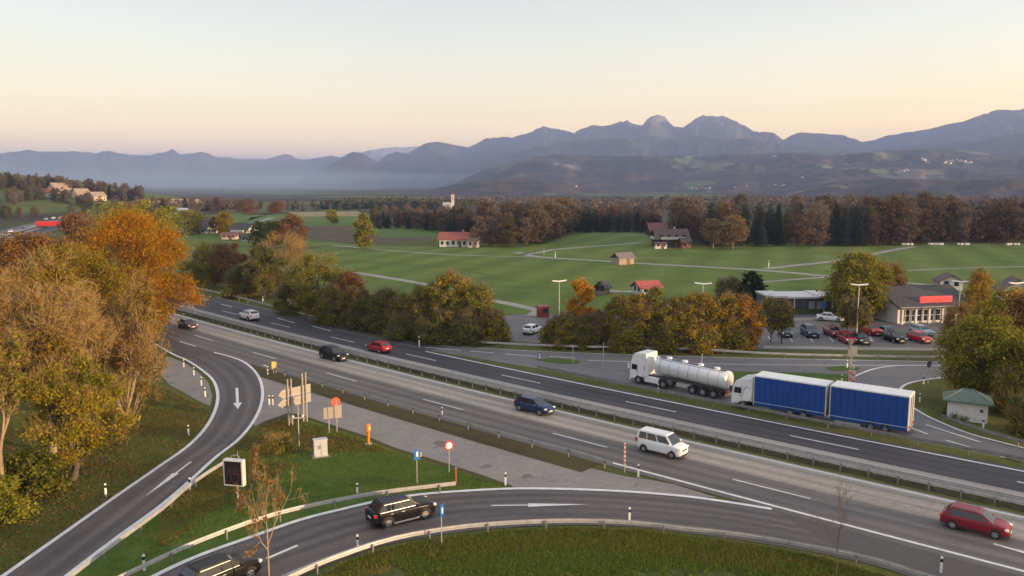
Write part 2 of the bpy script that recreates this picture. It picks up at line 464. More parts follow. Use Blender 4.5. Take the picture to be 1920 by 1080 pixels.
# grey track between the grass island and the highway
TR = [(480, 700), (500, 705), (554, 715), (640, 742), (765, 776), (890, 813), (1015, 851), (1098, 876), (1169, 893), (1223, 901), (1262, 908), (1345, 934), (1280, 931), (1182, 923), (1098, 919), (1015, 917), (961, 914), (907, 894), (848, 875), (807, 862), (744, 843), (682, 818), (640, 805), (583, 786), (542, 775), (520, 782), (496, 790), (478, 800), (470, 790), (490, 760), (497, 735)]
patch('track', px(*TR), A_OLD, .026)
patch('verge', px((496, 792), (470, 812), (440, 838), (520, 800), (542, 778), (583, 788), (640, 808), (682, 821), (744, 846), (807, 866), (848, 879), (907, 898), (962, 915), (960, 911), (907, 892), (848, 873), (807, 860), (744, 841), (682, 816), (640, 803), (583, 784), (542, 773)), DIRT, .03)
patch('island', px((478, 801), (497, 790), (542, 775), (583, 786), (640, 805), (682, 818), (744, 843), (807, 862), (848, 875), (907, 894), (962, 915), (932, 918), (807, 927), (723, 939), (640, 957), (562, 977), (479, 1006), (375, 1043), (292, 1081), (225, 1120), (100, 1120), (133, 1081), (225, 1010), (304, 952), (358, 906), (408, 860), (454, 823)), ISLE, .015)
strip('verge', line(-6.6, -38, 24), line(-3.9, -38, 24), DIRT, .03)
# paved corner left of the ramp
patch('lay_by', px((312, 668), (346, 680), (372, 699), (391, 718), (398, 742), (394, 762), (372, 752), (340, 734), (318, 722), (300, 700)), A_OLD, .024)

# far side: exit road, truck road, islands
patch('service_road', px((560, 588), (640, 611), (702, 633), (786, 645), (870, 650), (960, 656), (1057, 661), (1170, 665), (1280, 668), (1440, 672), (1572, 675), (1772, 679), (2000, 684), (2100, 760), (2150, 960), (1995, 905)) + [hw(62, 17.4), hw(45, 17.3), hw(30, 17.3), hw(15, 17.3), hw(0, 17.3), hw(-20, 17.3), hw(-40, 17.3), hw(-62, 17.3)], A_SERV, .03)
strip('verge', np.array([hw(u, 17.7 + 0 * u) for u in np.arange(-24, 80, 1.5)]), np.array([hw(u, 17.75 + min(2.1, max(0, (u + 24) * .09))) for u in np.arange(-24, 80, 1.5)]), GRASS, .06)
patch('island', px((1000, 675), (1040, 672), (1088, 677), (1084, 682), (1050, 682)), ISLE, .07)
patch('island', px((1330, 700), (1362, 697), (1480, 699), (1590, 703), (1594, 716), (1588, 732), (1500, 735), (1380, 722)), ISLE, .07)
patch('island', px((1548, 690), (1580, 687), (1614, 690), (1606, 696), (1560, 696)), ISLE, .07)
ISL = px((1800, 707), (1780, 709), (1745, 713), (1717, 718), (1700, 724), (1692, 733), (1695, 745), (1709, 760), (1730, 774), (1759, 789), (1822, 814), (1920, 840), (2040, 872), (2300, 900), (2300, 640), (1960, 690), (1880, 700))
patch('island', ISL, GRASS, .075)
il = cr(ISL[:13], .6)
ribbon('kerb_line', il - normals(il) * .25, .3, PAINT, .085)
ribbon('kerb_line', cr(px((1590, 730), (1594, 718), (1601, 708), (1613, 702), (1642, 692), (1684, 686.5), (1740, 686)), .6), .35, PAINT, .085)
patch('verge', px((640, 609), (702, 630), (786, 641), (870, 646), (960, 652), (1057, 656), (1280, 663), (1440, 667), (1440, 672), (1280, 668), (1057, 661), (960, 656), (870, 650), (786, 645), (702, 634)), GRASS, .06)
ribbon('edge_line', cr(px((866, 651), (960, 656.5), (1077, 662), (1280, 668.5), (1440, 672.5), (1600, 675.5), (1770, 679)), 2), .18, PAINT, .05)
ribbon('edge_line', cr(px((1100, 676), (1180, 679), (1280, 682), (1447, 684.5), (1560, 685.5), (1770, 686)), 2), .2, PAINT, .055)
for a, b in [((798, 652), (865, 658)), ((882, 659), (927, 662.5)), ((948, 664.5), (1007, 669)), ((1030, 669), (1080, 672)), ((1560, 675.5), (1640, 676.5)), ((1736, 797), (1838, 830)), ((1772, 826), (1838, 845)), ((1707, 803), (1740, 815)), ((1876, 857), (1920, 871))]:
    ribbon('lane_marking', np.array([G(*a), G(*b)]), .22, PAINT, .06)
# car park and access
patch('car_park', px((935, 592), (990, 589), (1180, 591), (1420, 597), (1450, 592), (1560, 588), (1650, 596), (1760, 596), (1850, 600), (1850, 660), (1600, 657), (1430, 655), (1200, 650), (1050, 647), (960, 640), (925, 612)), A_PARK, .03)
patch('pavement', px((1440, 598), (1560, 594), (1650, 601), (1775, 601), (1775, 607), (1650, 607), (1560, 599), (1440, 603)), PATHM, .045)
patch('pavement', px((1432, 648), (1600, 651), (1775, 653), (1775, 658), (1600, 656.5), (1432, 654)), PATHM, .045)
patch('driveway', px((985, 592), (1005, 579), (1022, 578), (1012, 594)), PATHM, .045)
for k in range(9):
    a = G(1440 + k * 38, 631); b = G(1448 + k * 38, 641)
    ribbon('parking_line', np.array([a, b]), .14, PAINT, .05)
# field paths
for pts, w in [([(970, 473), (1010, 482), (1100, 487.5), (1180, 493), (1300, 499.5), (1400, 505), (1440, 508), (1500, 513), (1560, 519), (1700, 531), (1790, 538)], 3.2),
               ([(1436, 504), (1500, 497), (1560, 490.5), (1610, 482), (1680, 468), (1715, 462.5)], 3.0), ([(975, 477), (1010, 474), (1040, 468), (1130, 461), (1200, 455)], 2.6),
               ([(620, 459), (720, 469), (850, 478), (1000, 482)], 1.6), ([(665, 511), (720, 520), (780, 530), (850, 544)], 2.6), ([(895, 558), (950, 569), (1000, 580), (1020, 586)], 2.6),
               ([(1555, 519.5), (1480, 525), (1410, 530)], 1.8), ([(425, 445), (434, 434), (455, 424), (490, 414), (512, 408)], 4.0), ([(1140, 546), (1180, 547), (1230, 549)], 3), ([(300, 474), (400, 473), (480, 473)], 1.5),
               ([(1170, 441), (1240, 442)], 3.5), ([(1700, 508), (1800, 503), (1930, 500)], 1.4)]:
    ribbon('path', cr(px(*pts), 4), w, PATHM, .05)

for pts in ([(700, 500), (900, 497), (1150, 512), (1400, 545)], [(1180, 478), (1400, 482), (1600, 500)], [(640, 488), (850, 505), (1020, 540)]):
    for dy in (0, 1.7):
        ribbon('track', cr(px(*pts), 4) + np.array((0, dy)), .45, MEADOW2, .045)
# ---------------- lane markings of the highway
ribbon('edge_line', line(-3.05, -31, 95), .3, PAINT, .056)
ribbon('edge_line', line(6.25), .26, PAINT, .056)
ribbon('edge_line', line(9.3), .18, PAINTW, .056)
ribbon('edge_line', line(17.0, -22, 95), .3, PAINT, .06)
ribbon('edge_line', line(21.0, -95, -45), .2, PAINTW, .056)
for off, u0, ph, m in [(0.0, 0.5, 6.2, PAINT), (3.15, 8, 6, PAINTW), (14.0, 17.5, 6.2, PAINT), (11.75, 24, 6, None), (17.0, 2000, 6, PAINT)]:
    if m is None or u0 > 1000: continue
    for k in range(-9, 6):
        c = u0 + k * 18.2
        if -95 < c < 92:
            ribbon('lane_marking', np.array([hw(c + t, off) for t in (-ph / 2, 0, ph / 2)]), .17, m, .058)
for a, b in [((520, 597), (552, 606)), ((585, 612), (620, 621)), ((370, 559), (391, 564)), ((415, 571), (435, 576)), ((337, 641), (367, 650)), ((500, 1049), (558, 1024)), ((1863, 1021), (1935, 1042))]:
    ribbon('lane_marking', np.array([G(*a), G(*b)]), .24, PAINT, .06)

def arrow(a, b, w, headlen, hw_):
    a = np.array(a); b = np.array(b); d = (b - a) / np.linalg.norm(b - a); n = np.array((-d[1], d[0])); L = np.linalg.norm(b - a)
    pts = [a - n * w / 2, a + d * (L - headlen) - n * w / 2, a + d * (L - headlen) - n * hw_ / 2, b, a + d * (L - headlen) + n * hw_ / 2, a + d * (L - headlen) + n * w / 2, a + n * w / 2]
    patch('road_arrow', pts, PAINT, .058)
arrow(G(444, 728), G(446, 768), .30, 2.6, .9)
arrow(G(358, 867), G(271, 933), .16, 5.0, .55)
arrow(G(921, 949), G(1102, 947), .16, 4.4, .62)

# ============================================================ hills and mountains
def prof(pts, az_px):
    xs = [p[0] for p in pts]; ys = [p[1] for p in pts]
    return np.interp(az_px, xs, ys)
def to_az(pxv): return np.arctan((np.asarray(pxv) - 960) / FPX)

def range_mesh(name, ridges, r0, r1, nr, m, seed, rough, a0=-900, a1=2800, na=900, base=-25):
    pxs = np.linspace(a0, a1, na); az = to_az(pxs)
    rad = np.geomspace(r0, r1, nr)
    A, RR_ = np.meshgrid(az, rad, indexing='ij'); PX = np.repeat(pxs[:, None], nr, 1)
    X = RR_ * np.sin(A); Y = RR_ * np.cos(A)
    Z = np.full_like(X, float(base))
    for pts, dist, wf, wb in ridges:
        py = prof(pts, PX)
        # elevation of the skyline along this azimuth
        s = np.tan(PITCH)  # tan of the pitch
        yv = -(py - 540) / FPX
        el = (-math.sin(PITCH) + yv * math.cos(PITCH)) / np.sqrt(((PX - 960) / FPX) ** 2 + (math.cos(PITCH) + yv * math.sin(PITCH)) ** 2)
        D = dist * (1 + .10 * (fbm(PX / 90.0, PX * 0 + dist / 999.0, seed) - .5))
        Hh = np.maximum(CAMH + el * D, base)
        t = (RR_ - D); q = np.where(t < 0, np.clip(1 + t / wf, 0, 1), np.clip(1 - t / wb, 0, 1))
        lam = dist * .085; spur = 1 - 2 * np.abs(fbm(X / lam, Y / lam, seed + 7, 6) - .5) * 2 - .55
        q2 = q * q * (3 - 2 * q) * .45 + q * .55
        z = base + (Hh - base) * np.clip(q2 + spur * rough * np.minimum(1, 4 * (1 - q)) * q * 1.3, 0, 1)
        Z = np.maximum(Z, z)
    Z += (fbm(X / (r0 * .016), Y / (r0 * .016), seed + 3, 6) - .5) * r0 * .0042 * np.clip((Z - base) / 60, 0, 1)
    V = np.stack([X, Y, Z], 2).reshape(-1, 3)
    i, j = np.meshgrid(np.arange(na - 1), np.arange(nr - 1), indexing='ij')
    Q = np.stack([i * nr + j, i * nr + j + 1, (i + 1) * nr + j + 1, (i + 1) * nr + j], 2).reshape(-1, 4)
    me = np_mesh(name, V, mats=[m], Q=Q, smooth=True)
    return link(name, me, None, kind='structure')

def hillmat(name, wood, fields, sc, thr, rock=None):
    m, nt, out = nodes(name); b = N(nt, 'ShaderNodeBsdfPrincipled', Roughness=.95); b.inputs['Specular IOR Level'].default_value = .1
    pos = geop(nt); f = noise(nt, mapping(nt, pos, (1, .55, 1)), sc, 6, .6)
    vo = N(nt, 'ShaderNodeTexVoronoi', Scale=sc * 2.2); nt.links.new(pos, vo.inputs['Vector'])
    fl = ramp(nt, vo.outputs['Color'], [(i / len(fields), c) for i, c in enumerate(fields)], 'CONSTANT')
    fine = noise(nt, pos, sc * 22, 5, .7)
    wd = ramp(nt, fine, [(.3, tuple(c * .6 for c in wood)), (.7, tuple(c * 1.5 for c in wood))])
    wd = mixc(nt, ramp(nt, noise(nt, pos, sc * 5, 4), [(.48, 0.0), (.62, .8)]), wd, (wood[0] * 2.2, wood[1] * 1.5, wood[2] * 1.1))
    col = mixc(nt, ramp(nt, f, [(thr, 0.0), (thr + .02, 1.0)]), wd, fl)
    if rock:
        sx = nt.nodes.new('ShaderNodeSeparateXYZ'); nt.links.new(pos, sx.inputs[0])
        h = N(nt, 'ShaderNodeMapRange'); nt.links.new(sx.outputs[2], h.inputs[0]); h.inputs[1].default_value = rock[0]; h.inputs[2].default_value = rock[1]
        k = mixc(nt, .5, h.outputs[0], noise(nt, pos, sc * 6, 5, .65))
        col = mixc(nt, ramp(nt, k, [(.5, 0.0), (.62, 1.0)]), col, rock[2])
    nt.links.new(col, b.inputs['Base Color']); nt.links.new(b.outputs[0], out.inputs[0])
    return m

HM = hillmat('wooded_hill', (.046, .044, .043), [(.11, .14, .065), (.15, .14, .09), (.09, .115, .05), (.17, .15, .11)], .0030, .575)
MM = hillmat('wooded_mountain', (.030, .030, .022), [(.06, .07, .03), (.08, .08, .04)], .0007, .70, rock=(400, 640, (.115, .10, .095)))
DM = hillmat('far_mountain', (.05, .045, .045), [(.06, .07, .04)], .0005, .8, rock=(230, 700, (.3, .27, .25)))
r5 = [(600, 400), (760, 385), (800, 362), (850, 345), (900, 322), (960, 303), (1000, 294), (1050, 290), (1140, 293), (1240, 292), (1300, 293), (1360, 288), (1480, 287), (1560, 290), (1640, 283), (1700, 280), (1780, 281), (1850, 287), (1920, 289), (2200, 300), (2800, 320)]
r5b = [(980, 390), (1100, 352), (1200, 344), (1300, 330), (1400, 322), (1500, 318), (1650, 312), (1800, 314), (1920, 318), (2800, 320)]
r6 = [(600, 390), (740, 378), (800, 358), (850, 346), (890, 340), (930, 336), (990, 332), (1010, 338), (1060, 344), (1090, 351), (1150, 362), (1250, 375), (1400, 390)]
r7 = [(1380, 390), (1500, 352), (1560, 341), (1640, 335), (1700, 335), (1800, 337), (1920, 334), (2200, 330), (2800, 340)]
range_mesh('hills', [(r5, 3700, 1300, 800), (r5b, 3000, 1000, 500), (r6, 2200, 700, 700), (r7, 2000, 600, 500)], 1150, 4700, 150, HM, 11, .30, 500, 2800, 760)
r2 = [(560, 345), (580, 331), (610, 315), (640, 300), (655, 290), (667, 286), (685, 291), (710, 306), (740, 322), (800, 340), (900, 372)]
r3 = [(640, 345), (690, 322), (715, 303), (730, 290), (745, 284), (765, 288), (785, 276), (800, 269), (820, 266), (845, 270), (880, 278), (905, 265), (930, 260), (960, 261), (1000, 249), (1005, 246), (1018, 241), (1050, 246), (1075, 251), (1090, 243), (1110, 238), (1140, 239), (1160, 232), (1172, 228), (1185, 232), (1200, 234), (1208, 224), (1215, 219), (1228, 216), (1240, 218), (1250, 229), (1258, 237), (1275, 238), (1290, 228), (1298, 222), (1310, 219), (1325, 222), (1350, 223), (1375, 231), (1390, 240), (1405, 250), (1440, 252), (1448, 256), (1458, 264), (1466, 262), (1478, 253), (1530, 252), (1570, 255), (1590, 260), (1605, 266), (1630, 262), (1650, 254), (1700, 247), (1740, 240), (1790, 233), (1815, 224), (1840, 214), (1855, 211), (1885, 212), (1900, 208), (1930, 206), (2100, 215), (2400, 240), (2800, 270)]
r4 = [(700, 390), (780, 352), (830, 335), (850, 316), (900, 300), (960, 290), (1000, 279), (1050, 268), (1100, 262), (1160, 261), (1220, 257), (1260, 258), (1290, 252), (1330, 262), (1400, 262), (1460, 272), (1540, 282), (1640, 285), (1720, 270), (1800, 268), (1920, 250), (2200, 250), (2800, 290)]
range_mesh('mountain_range', [(r2, 7000, 1600, 1200), (r3, 7500, 1700, 1300), (r4, 6000, 1200, 1000)], 4600, 9000, 170, MM, 23, .42, 420, 2800, 1000)
r1 = [(-900, 300), (-400, 285), (0, 290), (30, 286), (70, 280), (100, 284), (150, 283), (190, 286), (215, 282), (250, 289), (280, 291), (305, 287), (322, 285), (332, 281), (345, 290), (362, 287), (385, 285), (398, 287), (410, 294), (440, 298), (470, 302), (500, 302), (515, 296), (528, 291), (540, 289), (554, 293), (565, 300), (580, 300), (600, 296), (625, 292), (640, 295), (700, 300), (760, 320), (900, 340)]
r0 = [(-900, 320), (0, 320), (380, 300), (430, 294), (460, 297), (500, 298), (560, 296), (620, 300), (680, 286), (700, 281), (740, 276), (760, 277), (790, 275), (830, 285), (900, 300), (1000, 320)]
range_mesh('distant_mountains', [(r1, 10300, 2200, 1600), (r0, 13800, 1900, 1400)], 7900, 15600, 90, DM, 41, .35, -900, 1300, 800)
# ============================================================ vehicles
GLASS = P('dark_glass', (.018, .022, .028), .06, var=.1, spec=.8)
TYRE = P('tyre_rubber', (.018, .018, .018), .8)
RIM = P('alloy_rim', (.42, .42, .43), .35, .6)
BLACK = P('black_plastic', (.02, .02, .022), .55)
CHROME = P('bright_trim', (.62, .6, .58), .25, .5)
LAMPG = P('lamp_glass', (.75, .73, .70), .12, spec=.8)
TAILG = P('tail_lamp_glass', (.42, .012, .015), .15, spec=.8)
AMBER = P('amber_glass', (.8, .3, .04), .2)
PLATE = P('number_plate', (.72, .72, .68), .5)
def paint(name, c, metal=.0): return P('paint_' + name, c, .28, metal, var=.05, coat=.0, spec=.2 if max(c) < .02 else .4)

WHEELS = {}
def wheel_meshes(r, w, rimr):
    k = (r, w, rimr)
    if k not in WHEELS:
        t = MB().cyl((0, -w / 2, 0), (0, w / 2, 0), r, r, 20)
        ri = MB(); ri.cyl((0, -w / 2 - .012, 0), (0, w / 2 + .012, 0), rimr * .96, rimr * .96, 16)
        ri2 = MB()
        for s in (-1, 1):
            ri.cyl((0, s * (w / 2 + .010), 0), (0, s * (w / 2 + .03), 0), rimr * .25, rimr * .2, 8)
            for q in range(5):
                a = 2 * math.pi * q / 5 + .3
                ri.cyl((math.cos(a) * rimr * .62, s * (w / 2 + .012), math.sin(a) * rimr * .62), (math.cos(a) * rimr * .62, s * (w / 2 + .015), math.sin(a) * rimr * .62), rimr * .22, rimr * .22, 6, 1)
        WHEELS[k] = (t.mesh('tyre', TYRE), ri.mesh('rim', [RIM, BLACK]))
    return WHEELS[k]
def add_wheel(root, x, y, r, w, rimr=None):
    tm, rm = wheel_meshes(r, w, rimr or r * .64)
    h = link('wheel', tm, root); h.location = (x, y, r)
    link('rim', rm, h)

def car(name, label, cat, loc, rz, spec, col, group=None, simple=False, trim=None):
    """spec: L W H, clearance, hood z, belt z, cabin x-points (windscreen base, roof front, roof rear, rear base), wheel r, axles"""
    L, W, H = spec['L'], spec['W'], spec['H']; hz, bz, tz = spec['hood'], spec['belt'], spec['tail']
    x1, x2, x3, x4 = spec['cab']; wr = spec['wr']; axf, axr = spec['ax']
    root = thing(name, label, cat, (loc[0], loc[1], spec.get('z', .045)), rz, group)
    f, b = L / 2, -L / 2
    xs = [b, b + .05, b + .16, b + .4, (b + x4) / 2 - .02 if x4 - b > .9 else b + .55, min(x4, b + 1.2), -.9, -.3, .3, x1 - .25, x1, x1 + .35, f - .75, f - .35, f - .14, f - .04, f]
    xs = sorted(set(round(v, 3) for v in xs))
    def top(x):
        return float(np.interp(x, [b, b + .06, b + .25, x4 + .05, x1 - .1, x1 + .1, f - .55, f - .2, f - .05, f], [tz - .16, tz - .05, tz, bz, bz, bz - .02, hz, hz - .08, hz - .2, hz - .3]))
    def half(x):
        return W / 2 * float(np.interp(x, [b, b + .08, b + .35, b + 1, f - 1.2, f - .4, f - .1, f], [.80, .88, .955, 1, 1, .93, .80, .68]))
    def bot(x):
        return float(np.interp(x, [b, b + .3, b + .7, f - .7, f - .3, f], [.36, .26, .2, .2, .22, .30])) * spec.get('clr', 1)
    secs = []
    for x in xs:
        w, zt, zb = half(x), top(x), bot(x); hgt_ = zt - zb
        h = [(w * .86, zb), (w * .965, zb + .05), (w * .99, zb + hgt_ * .3), (w, zb + hgt_ * .58), (w * .985, zb + hgt_ * .82), (w * .945, zt - .02), (w * .80, zt + .012), (w * .4, zt + .03)]
        ring = [(x, y, z) for y, z in h] + [(x, -y, z) for y, z in h[::-1]]
        secs.append(ring)
    pm = paint(col[0], col[1], col[2] if len(col) > 2 else 0)
    MB().ring(secs).build('body', pm, root)
    # cabin: frustum with bevelled edges
    wb, wt = W / 2 * .945, W / 2 * .745
    zb0, zr = bz - .04, H
    bm = bmesh.new()
    vb = [bm.verts.new(q) for q in ((x4, -wb, zb0), (x1, -wb * .97, zb0), (x1, wb * .97, zb0), (x4, wb, zb0), (x3, -wt, zr - .02), (x2, -wt, zr - .03), (x2, wt, zr - .03), (x3, wt, zr - .02))]
    for q in ((3, 2, 1, 0), (4, 5, 6, 7), (0, 1, 5, 4), (2, 3, 7, 6), (1, 2, 6, 5), (3, 0, 4, 7)): bm.faces.new([vb[i] for i in q])
    bmesh.ops.bevel(bm, geom=[e for e in bm.edges if max(v.co.z for v in e.verts) > zr - .2], offset=.07, segments=2, affect='EDGES')
    cb = MB(); bm.verts.index_update(); bm.verts.ensure_lookup_table()
    cb.add([v.co.copy() for v in bm.verts], [[v.index for v in fc.verts] for fc in bm.faces], 0, False); bm.free()
    cb.build('roof', spec.get('roofmat') or pm, root)
    # panes on the planes of the cabin
    B = {s: [Vector((x4, s * wb, zb0)), Vector((x1, s * wb * .97, zb0)), Vector((x2, s * wt, zr - .03)), Vector((x3, s * wt, zr - .02))] for s in (-1, 1)}
    def quadpt(q, s, t): return (q[0] * (1 - s) + q[1] * s) * (1 - t) + (q[3] * (1 - s) + q[2] * s) * t
    def pane(nm, q, poly, m=GLASS, off=.012):
        n = (q[1] - q[0]).cross(q[3] - q[0]).normalized()
        c = sum(q, Vector()) / 4
        if n.dot(c - Vector((0, 0, (zb0 + zr) / 2))) < 0: n = -n
        p = [quadpt(q, s, t) + n * off for s, t in poly]; p2 = [v - n * (off + .02) for v in p]
        k = len(p); mb = MB(); mb.add(p + p2, [tuple(range(k))] + [(i, (i + 1) % k, k + (i + 1) % k, k + i) for i in range(k)])
        return mb.build(nm, m, root)
    nwin = spec.get('win', 2)
    cuts = {1: [(.40, .93)], 2: [(.10, .47), (.50, .93)], 3: [(.07, .30), (.325, .60), (.63, .94)]}[nwin]
    for s in (-1, 1):
        for a, c in cuts:
            if spec.get('panel') and a < .2 and nwin == 1: continue
            pane('side_window', B[s], [(a, .14), (c, .14), (min(c, .97) - .0, .86), (a + .0, .86)])
        if trim: pane('window_trim', B[s], [(.055, .08), (.965, .08), (.96, .13), (.055, .13)], trim, .016); pane('window_trim', B[s], [(.07, .87), (.955, .87), (.95, .92), (.075, .92)], trim, .016)
    fq = [B[-1][1], B[1][1], B[1][2], B[-1][2]]; rq = [B[-1][0], B[1][0], B[1][3], B[-1][3]]
    pane('windscreen', fq, [(.06, .05), (.94, .05), (.93, .92), (.07, .92)])
    if not spec.get('panelrear'): pane('rear_window', rq, [(.08, .25), (.92, .25), (.9, .88), (.1, .88)])
    # wheels in dark arches
    for x in (axf, axr):
        for s in (-1, 1):
            ya = s * (half(x) + .003)
            ar = MB(); ar.cyl((x, ya - s * .2, wr + .02), (x, ya + s * .004, wr + .02), wr * 1.17, wr * 1.17, 20)
            ar.build('wheel_arch', BLACK, root)
            add_wheel(root, x, s * (half(x) - .085), wr, .21)
    zl = hz - .16
    for s in (-1, 1):
        h = MB().box((f - .17, s * half(f - .2) * .86, zl - .03), (.26, .34, .15), 0, s * -.42, .04); h.build('headlight', LAMPG, root)
        t = MB().box((b + .10, s * half(b + .1) * .93, tz - .16), (.22, .20, spec.get('tlh', .22)), 0, s * .2, .03); t.build('taillight', TAILG, root)
        if not simple:
            mb = MB().box((x1 - .25, s * (W / 2 + .08), bz + .05), (.14, .2, .13), 0, 0, .04); mb.build('mirror', pm, root)
            for hx in ((x1 + x4) / 2 + .25, (x1 + x4) / 2 - .6):
                MB().box((hx, s * (half(hx) + .002), bz - .16), (.2, .03, .035), 0, 0, .01).build('door_handle', CHROME if trim else pm, root)
            MB().box((0, s * (W / 2 - .01), bot(0) + .07), (axf - axr - 2.3 * wr, .05, .12), 0, 0, .02).build('sill', CHROME if trim else BLACK, root)
    g = MB().box((f - .03, 0, hz - .38), (.08, W * .46, .14), 0, 0, .02); g.build('grille', BLACK, root)
    MB().box((f - .02, 0, .30), (.10, W * .60, .16), 0, 0, .03).build('bumper', BLACK, root)
    MB().box((b + .02, 0, .36), (.10, W * .72, .16), 0, 0, .03).build('bumper', BLACK, root)
    MB().box((f + .035, 0, .45), (.02, .52, .11)).build('number_plate', PLATE, root)
    MB().box((b - .012, 0, spec.get('plz', .72)), (.02, .52, .11)).build('number_plate', PLATE, root)
    if spec.get('rails'):
        for s in (-1, 1):
            MB().path([(x2 - .25, s * (wt - .06), zr - .02), (x2 - .4, s * (wt - .06), zr + .05), (x3 + .3, s * (wt - .06), zr + .05), (x3 + .1, s * (wt - .06), zr - .02)], .018, 6).build('roof_rail', BLACK, root)
    return root

SUV = dict(L=4.65, W=1.90, H=1.70, hood=1.06, belt=1.14, tail=1.14, cab=(1.15, .30, -1.70, -2.16), wr=.38, ax=(1.42, -1.38), win=3, rails=True)
HATCH = dict(L=4.1, W=1.74, H=1.50, hood=.92, belt=.96, tail=.98, cab=(1.12, .35, -1.45, -1.95), wr=.31, ax=(1.28, -1.26), win=2)
WAGON = dict(L=4.35, W=1.80, H=1.52, hood=.92, belt=.98, tail=1.0, cab=(1.1, .30, -1.5, -2.05), wr=.33, ax=(1.38, -1.32), win=3)
SEDAN = dict(L=4.55, W=1.80, H=1.45, hood=.90, belt=.94, tail=.96, cab=(.95, .2, -1.05, -1.75), wr=.32, ax=(1.38, -1.36), win=2)
VAN = dict(L=4.4, W=1.84, H=1.90, hood=1.10, belt=1.14, tail=1.18, cab=(1.50, .78, -2.02, -2.16), wr=.33, ax=(1.42, -1.32), win=3, tlh=.4)

def near_side(pr, pf, W):
    """car centre and heading from the ground contacts of the two wheels on the side towards us"""
    a, b = G(*pr), G(*pf); d = (b - a) / np.linalg.norm(b - a); n = np.array((-d[1], d[0]))
    if n[1] < 0: n = -n
    return (a + b) / 2 + n * W * .46, math.atan2(d[1], d[0])
def onhw(pr, pf, W, away=False):
    a, b = G(*pr), G(*pf); u = float(((a + b) / 2 - HO) @ HD); h = hwa(u)
    n = np.array((-math.sin(h), math.cos(h)))
    return (a + b) / 2 + n * W * .46, h + (math.pi if away else 0)

l, h = near_side((729, 991), (795, 974.5), 1.88)
car('suv', 'black estate-style SUV with bright window trim driving up the slip road at the front', 'car', l, h, dict(SUV, L=4.75), ('black', (.010, .010, .013)), trim=CHROME)
l, h = near_side((394, 1120), (462, 1091), 1.86)
car('suv', 'dark SUV half hidden by the bare sapling at the bottom edge', 'car', l, h, SUV, ('blackish_brown', (.014, .011, .010)), trim=CHROME)
l, h = onhw((1785, 993), (1864, 1012), 1.75)
car('hatchback', 'dark red hatchback in the slow lane ahead of the white van', 'car', l, h, dict(HATCH, rails=True), ('dark_red', (.22, .012, .022)))
l, h = onhw((1205, 847), (1259, 862), 1.84)
car('van', 'small white van with tall roof and side windows on the middle lane', 'van', l, h, VAN, ('white', (.74, .74, .73)))
l, h = onhw((972, 770), (1013, 781), 1.8)
car('estate_car', 'dark blue estate car in the concrete lane beside the central guardrail', 'car', l, h, WAGON, ('dark_blue', (.012, .028, .085)))
l, h = onhw((601, 671.5), (630, 680), 1.88)
car('suv', 'black SUV in the concrete lane beside the median, facing the viewer', 'car', l, h, SUV, ('black', (.010, .010, .013)))
l, h = onhw((332, 613.5), (353, 619), 1.8)
car('sedan', 'dark wine red saloon beside the edge of the bare tree on the highway', 'car', l, h, SEDAN, ('wine', (.05, .016, .022)))
l, h = onhw((468, 603), (449, 597.5), 1.86, True)
car('suv', 'white SUV driving away on the far carriageway', 'car', l, h, SUV, ('white', (.74, .74, .73)))
l, h = onhw((713, 664.5), (689, 658), 1.74, True)
car('hatchback', 'bright red car driving away in the left lane of the far carriageway', 'car', l, h, HATCH, ('red', (.32, .012, .018)))

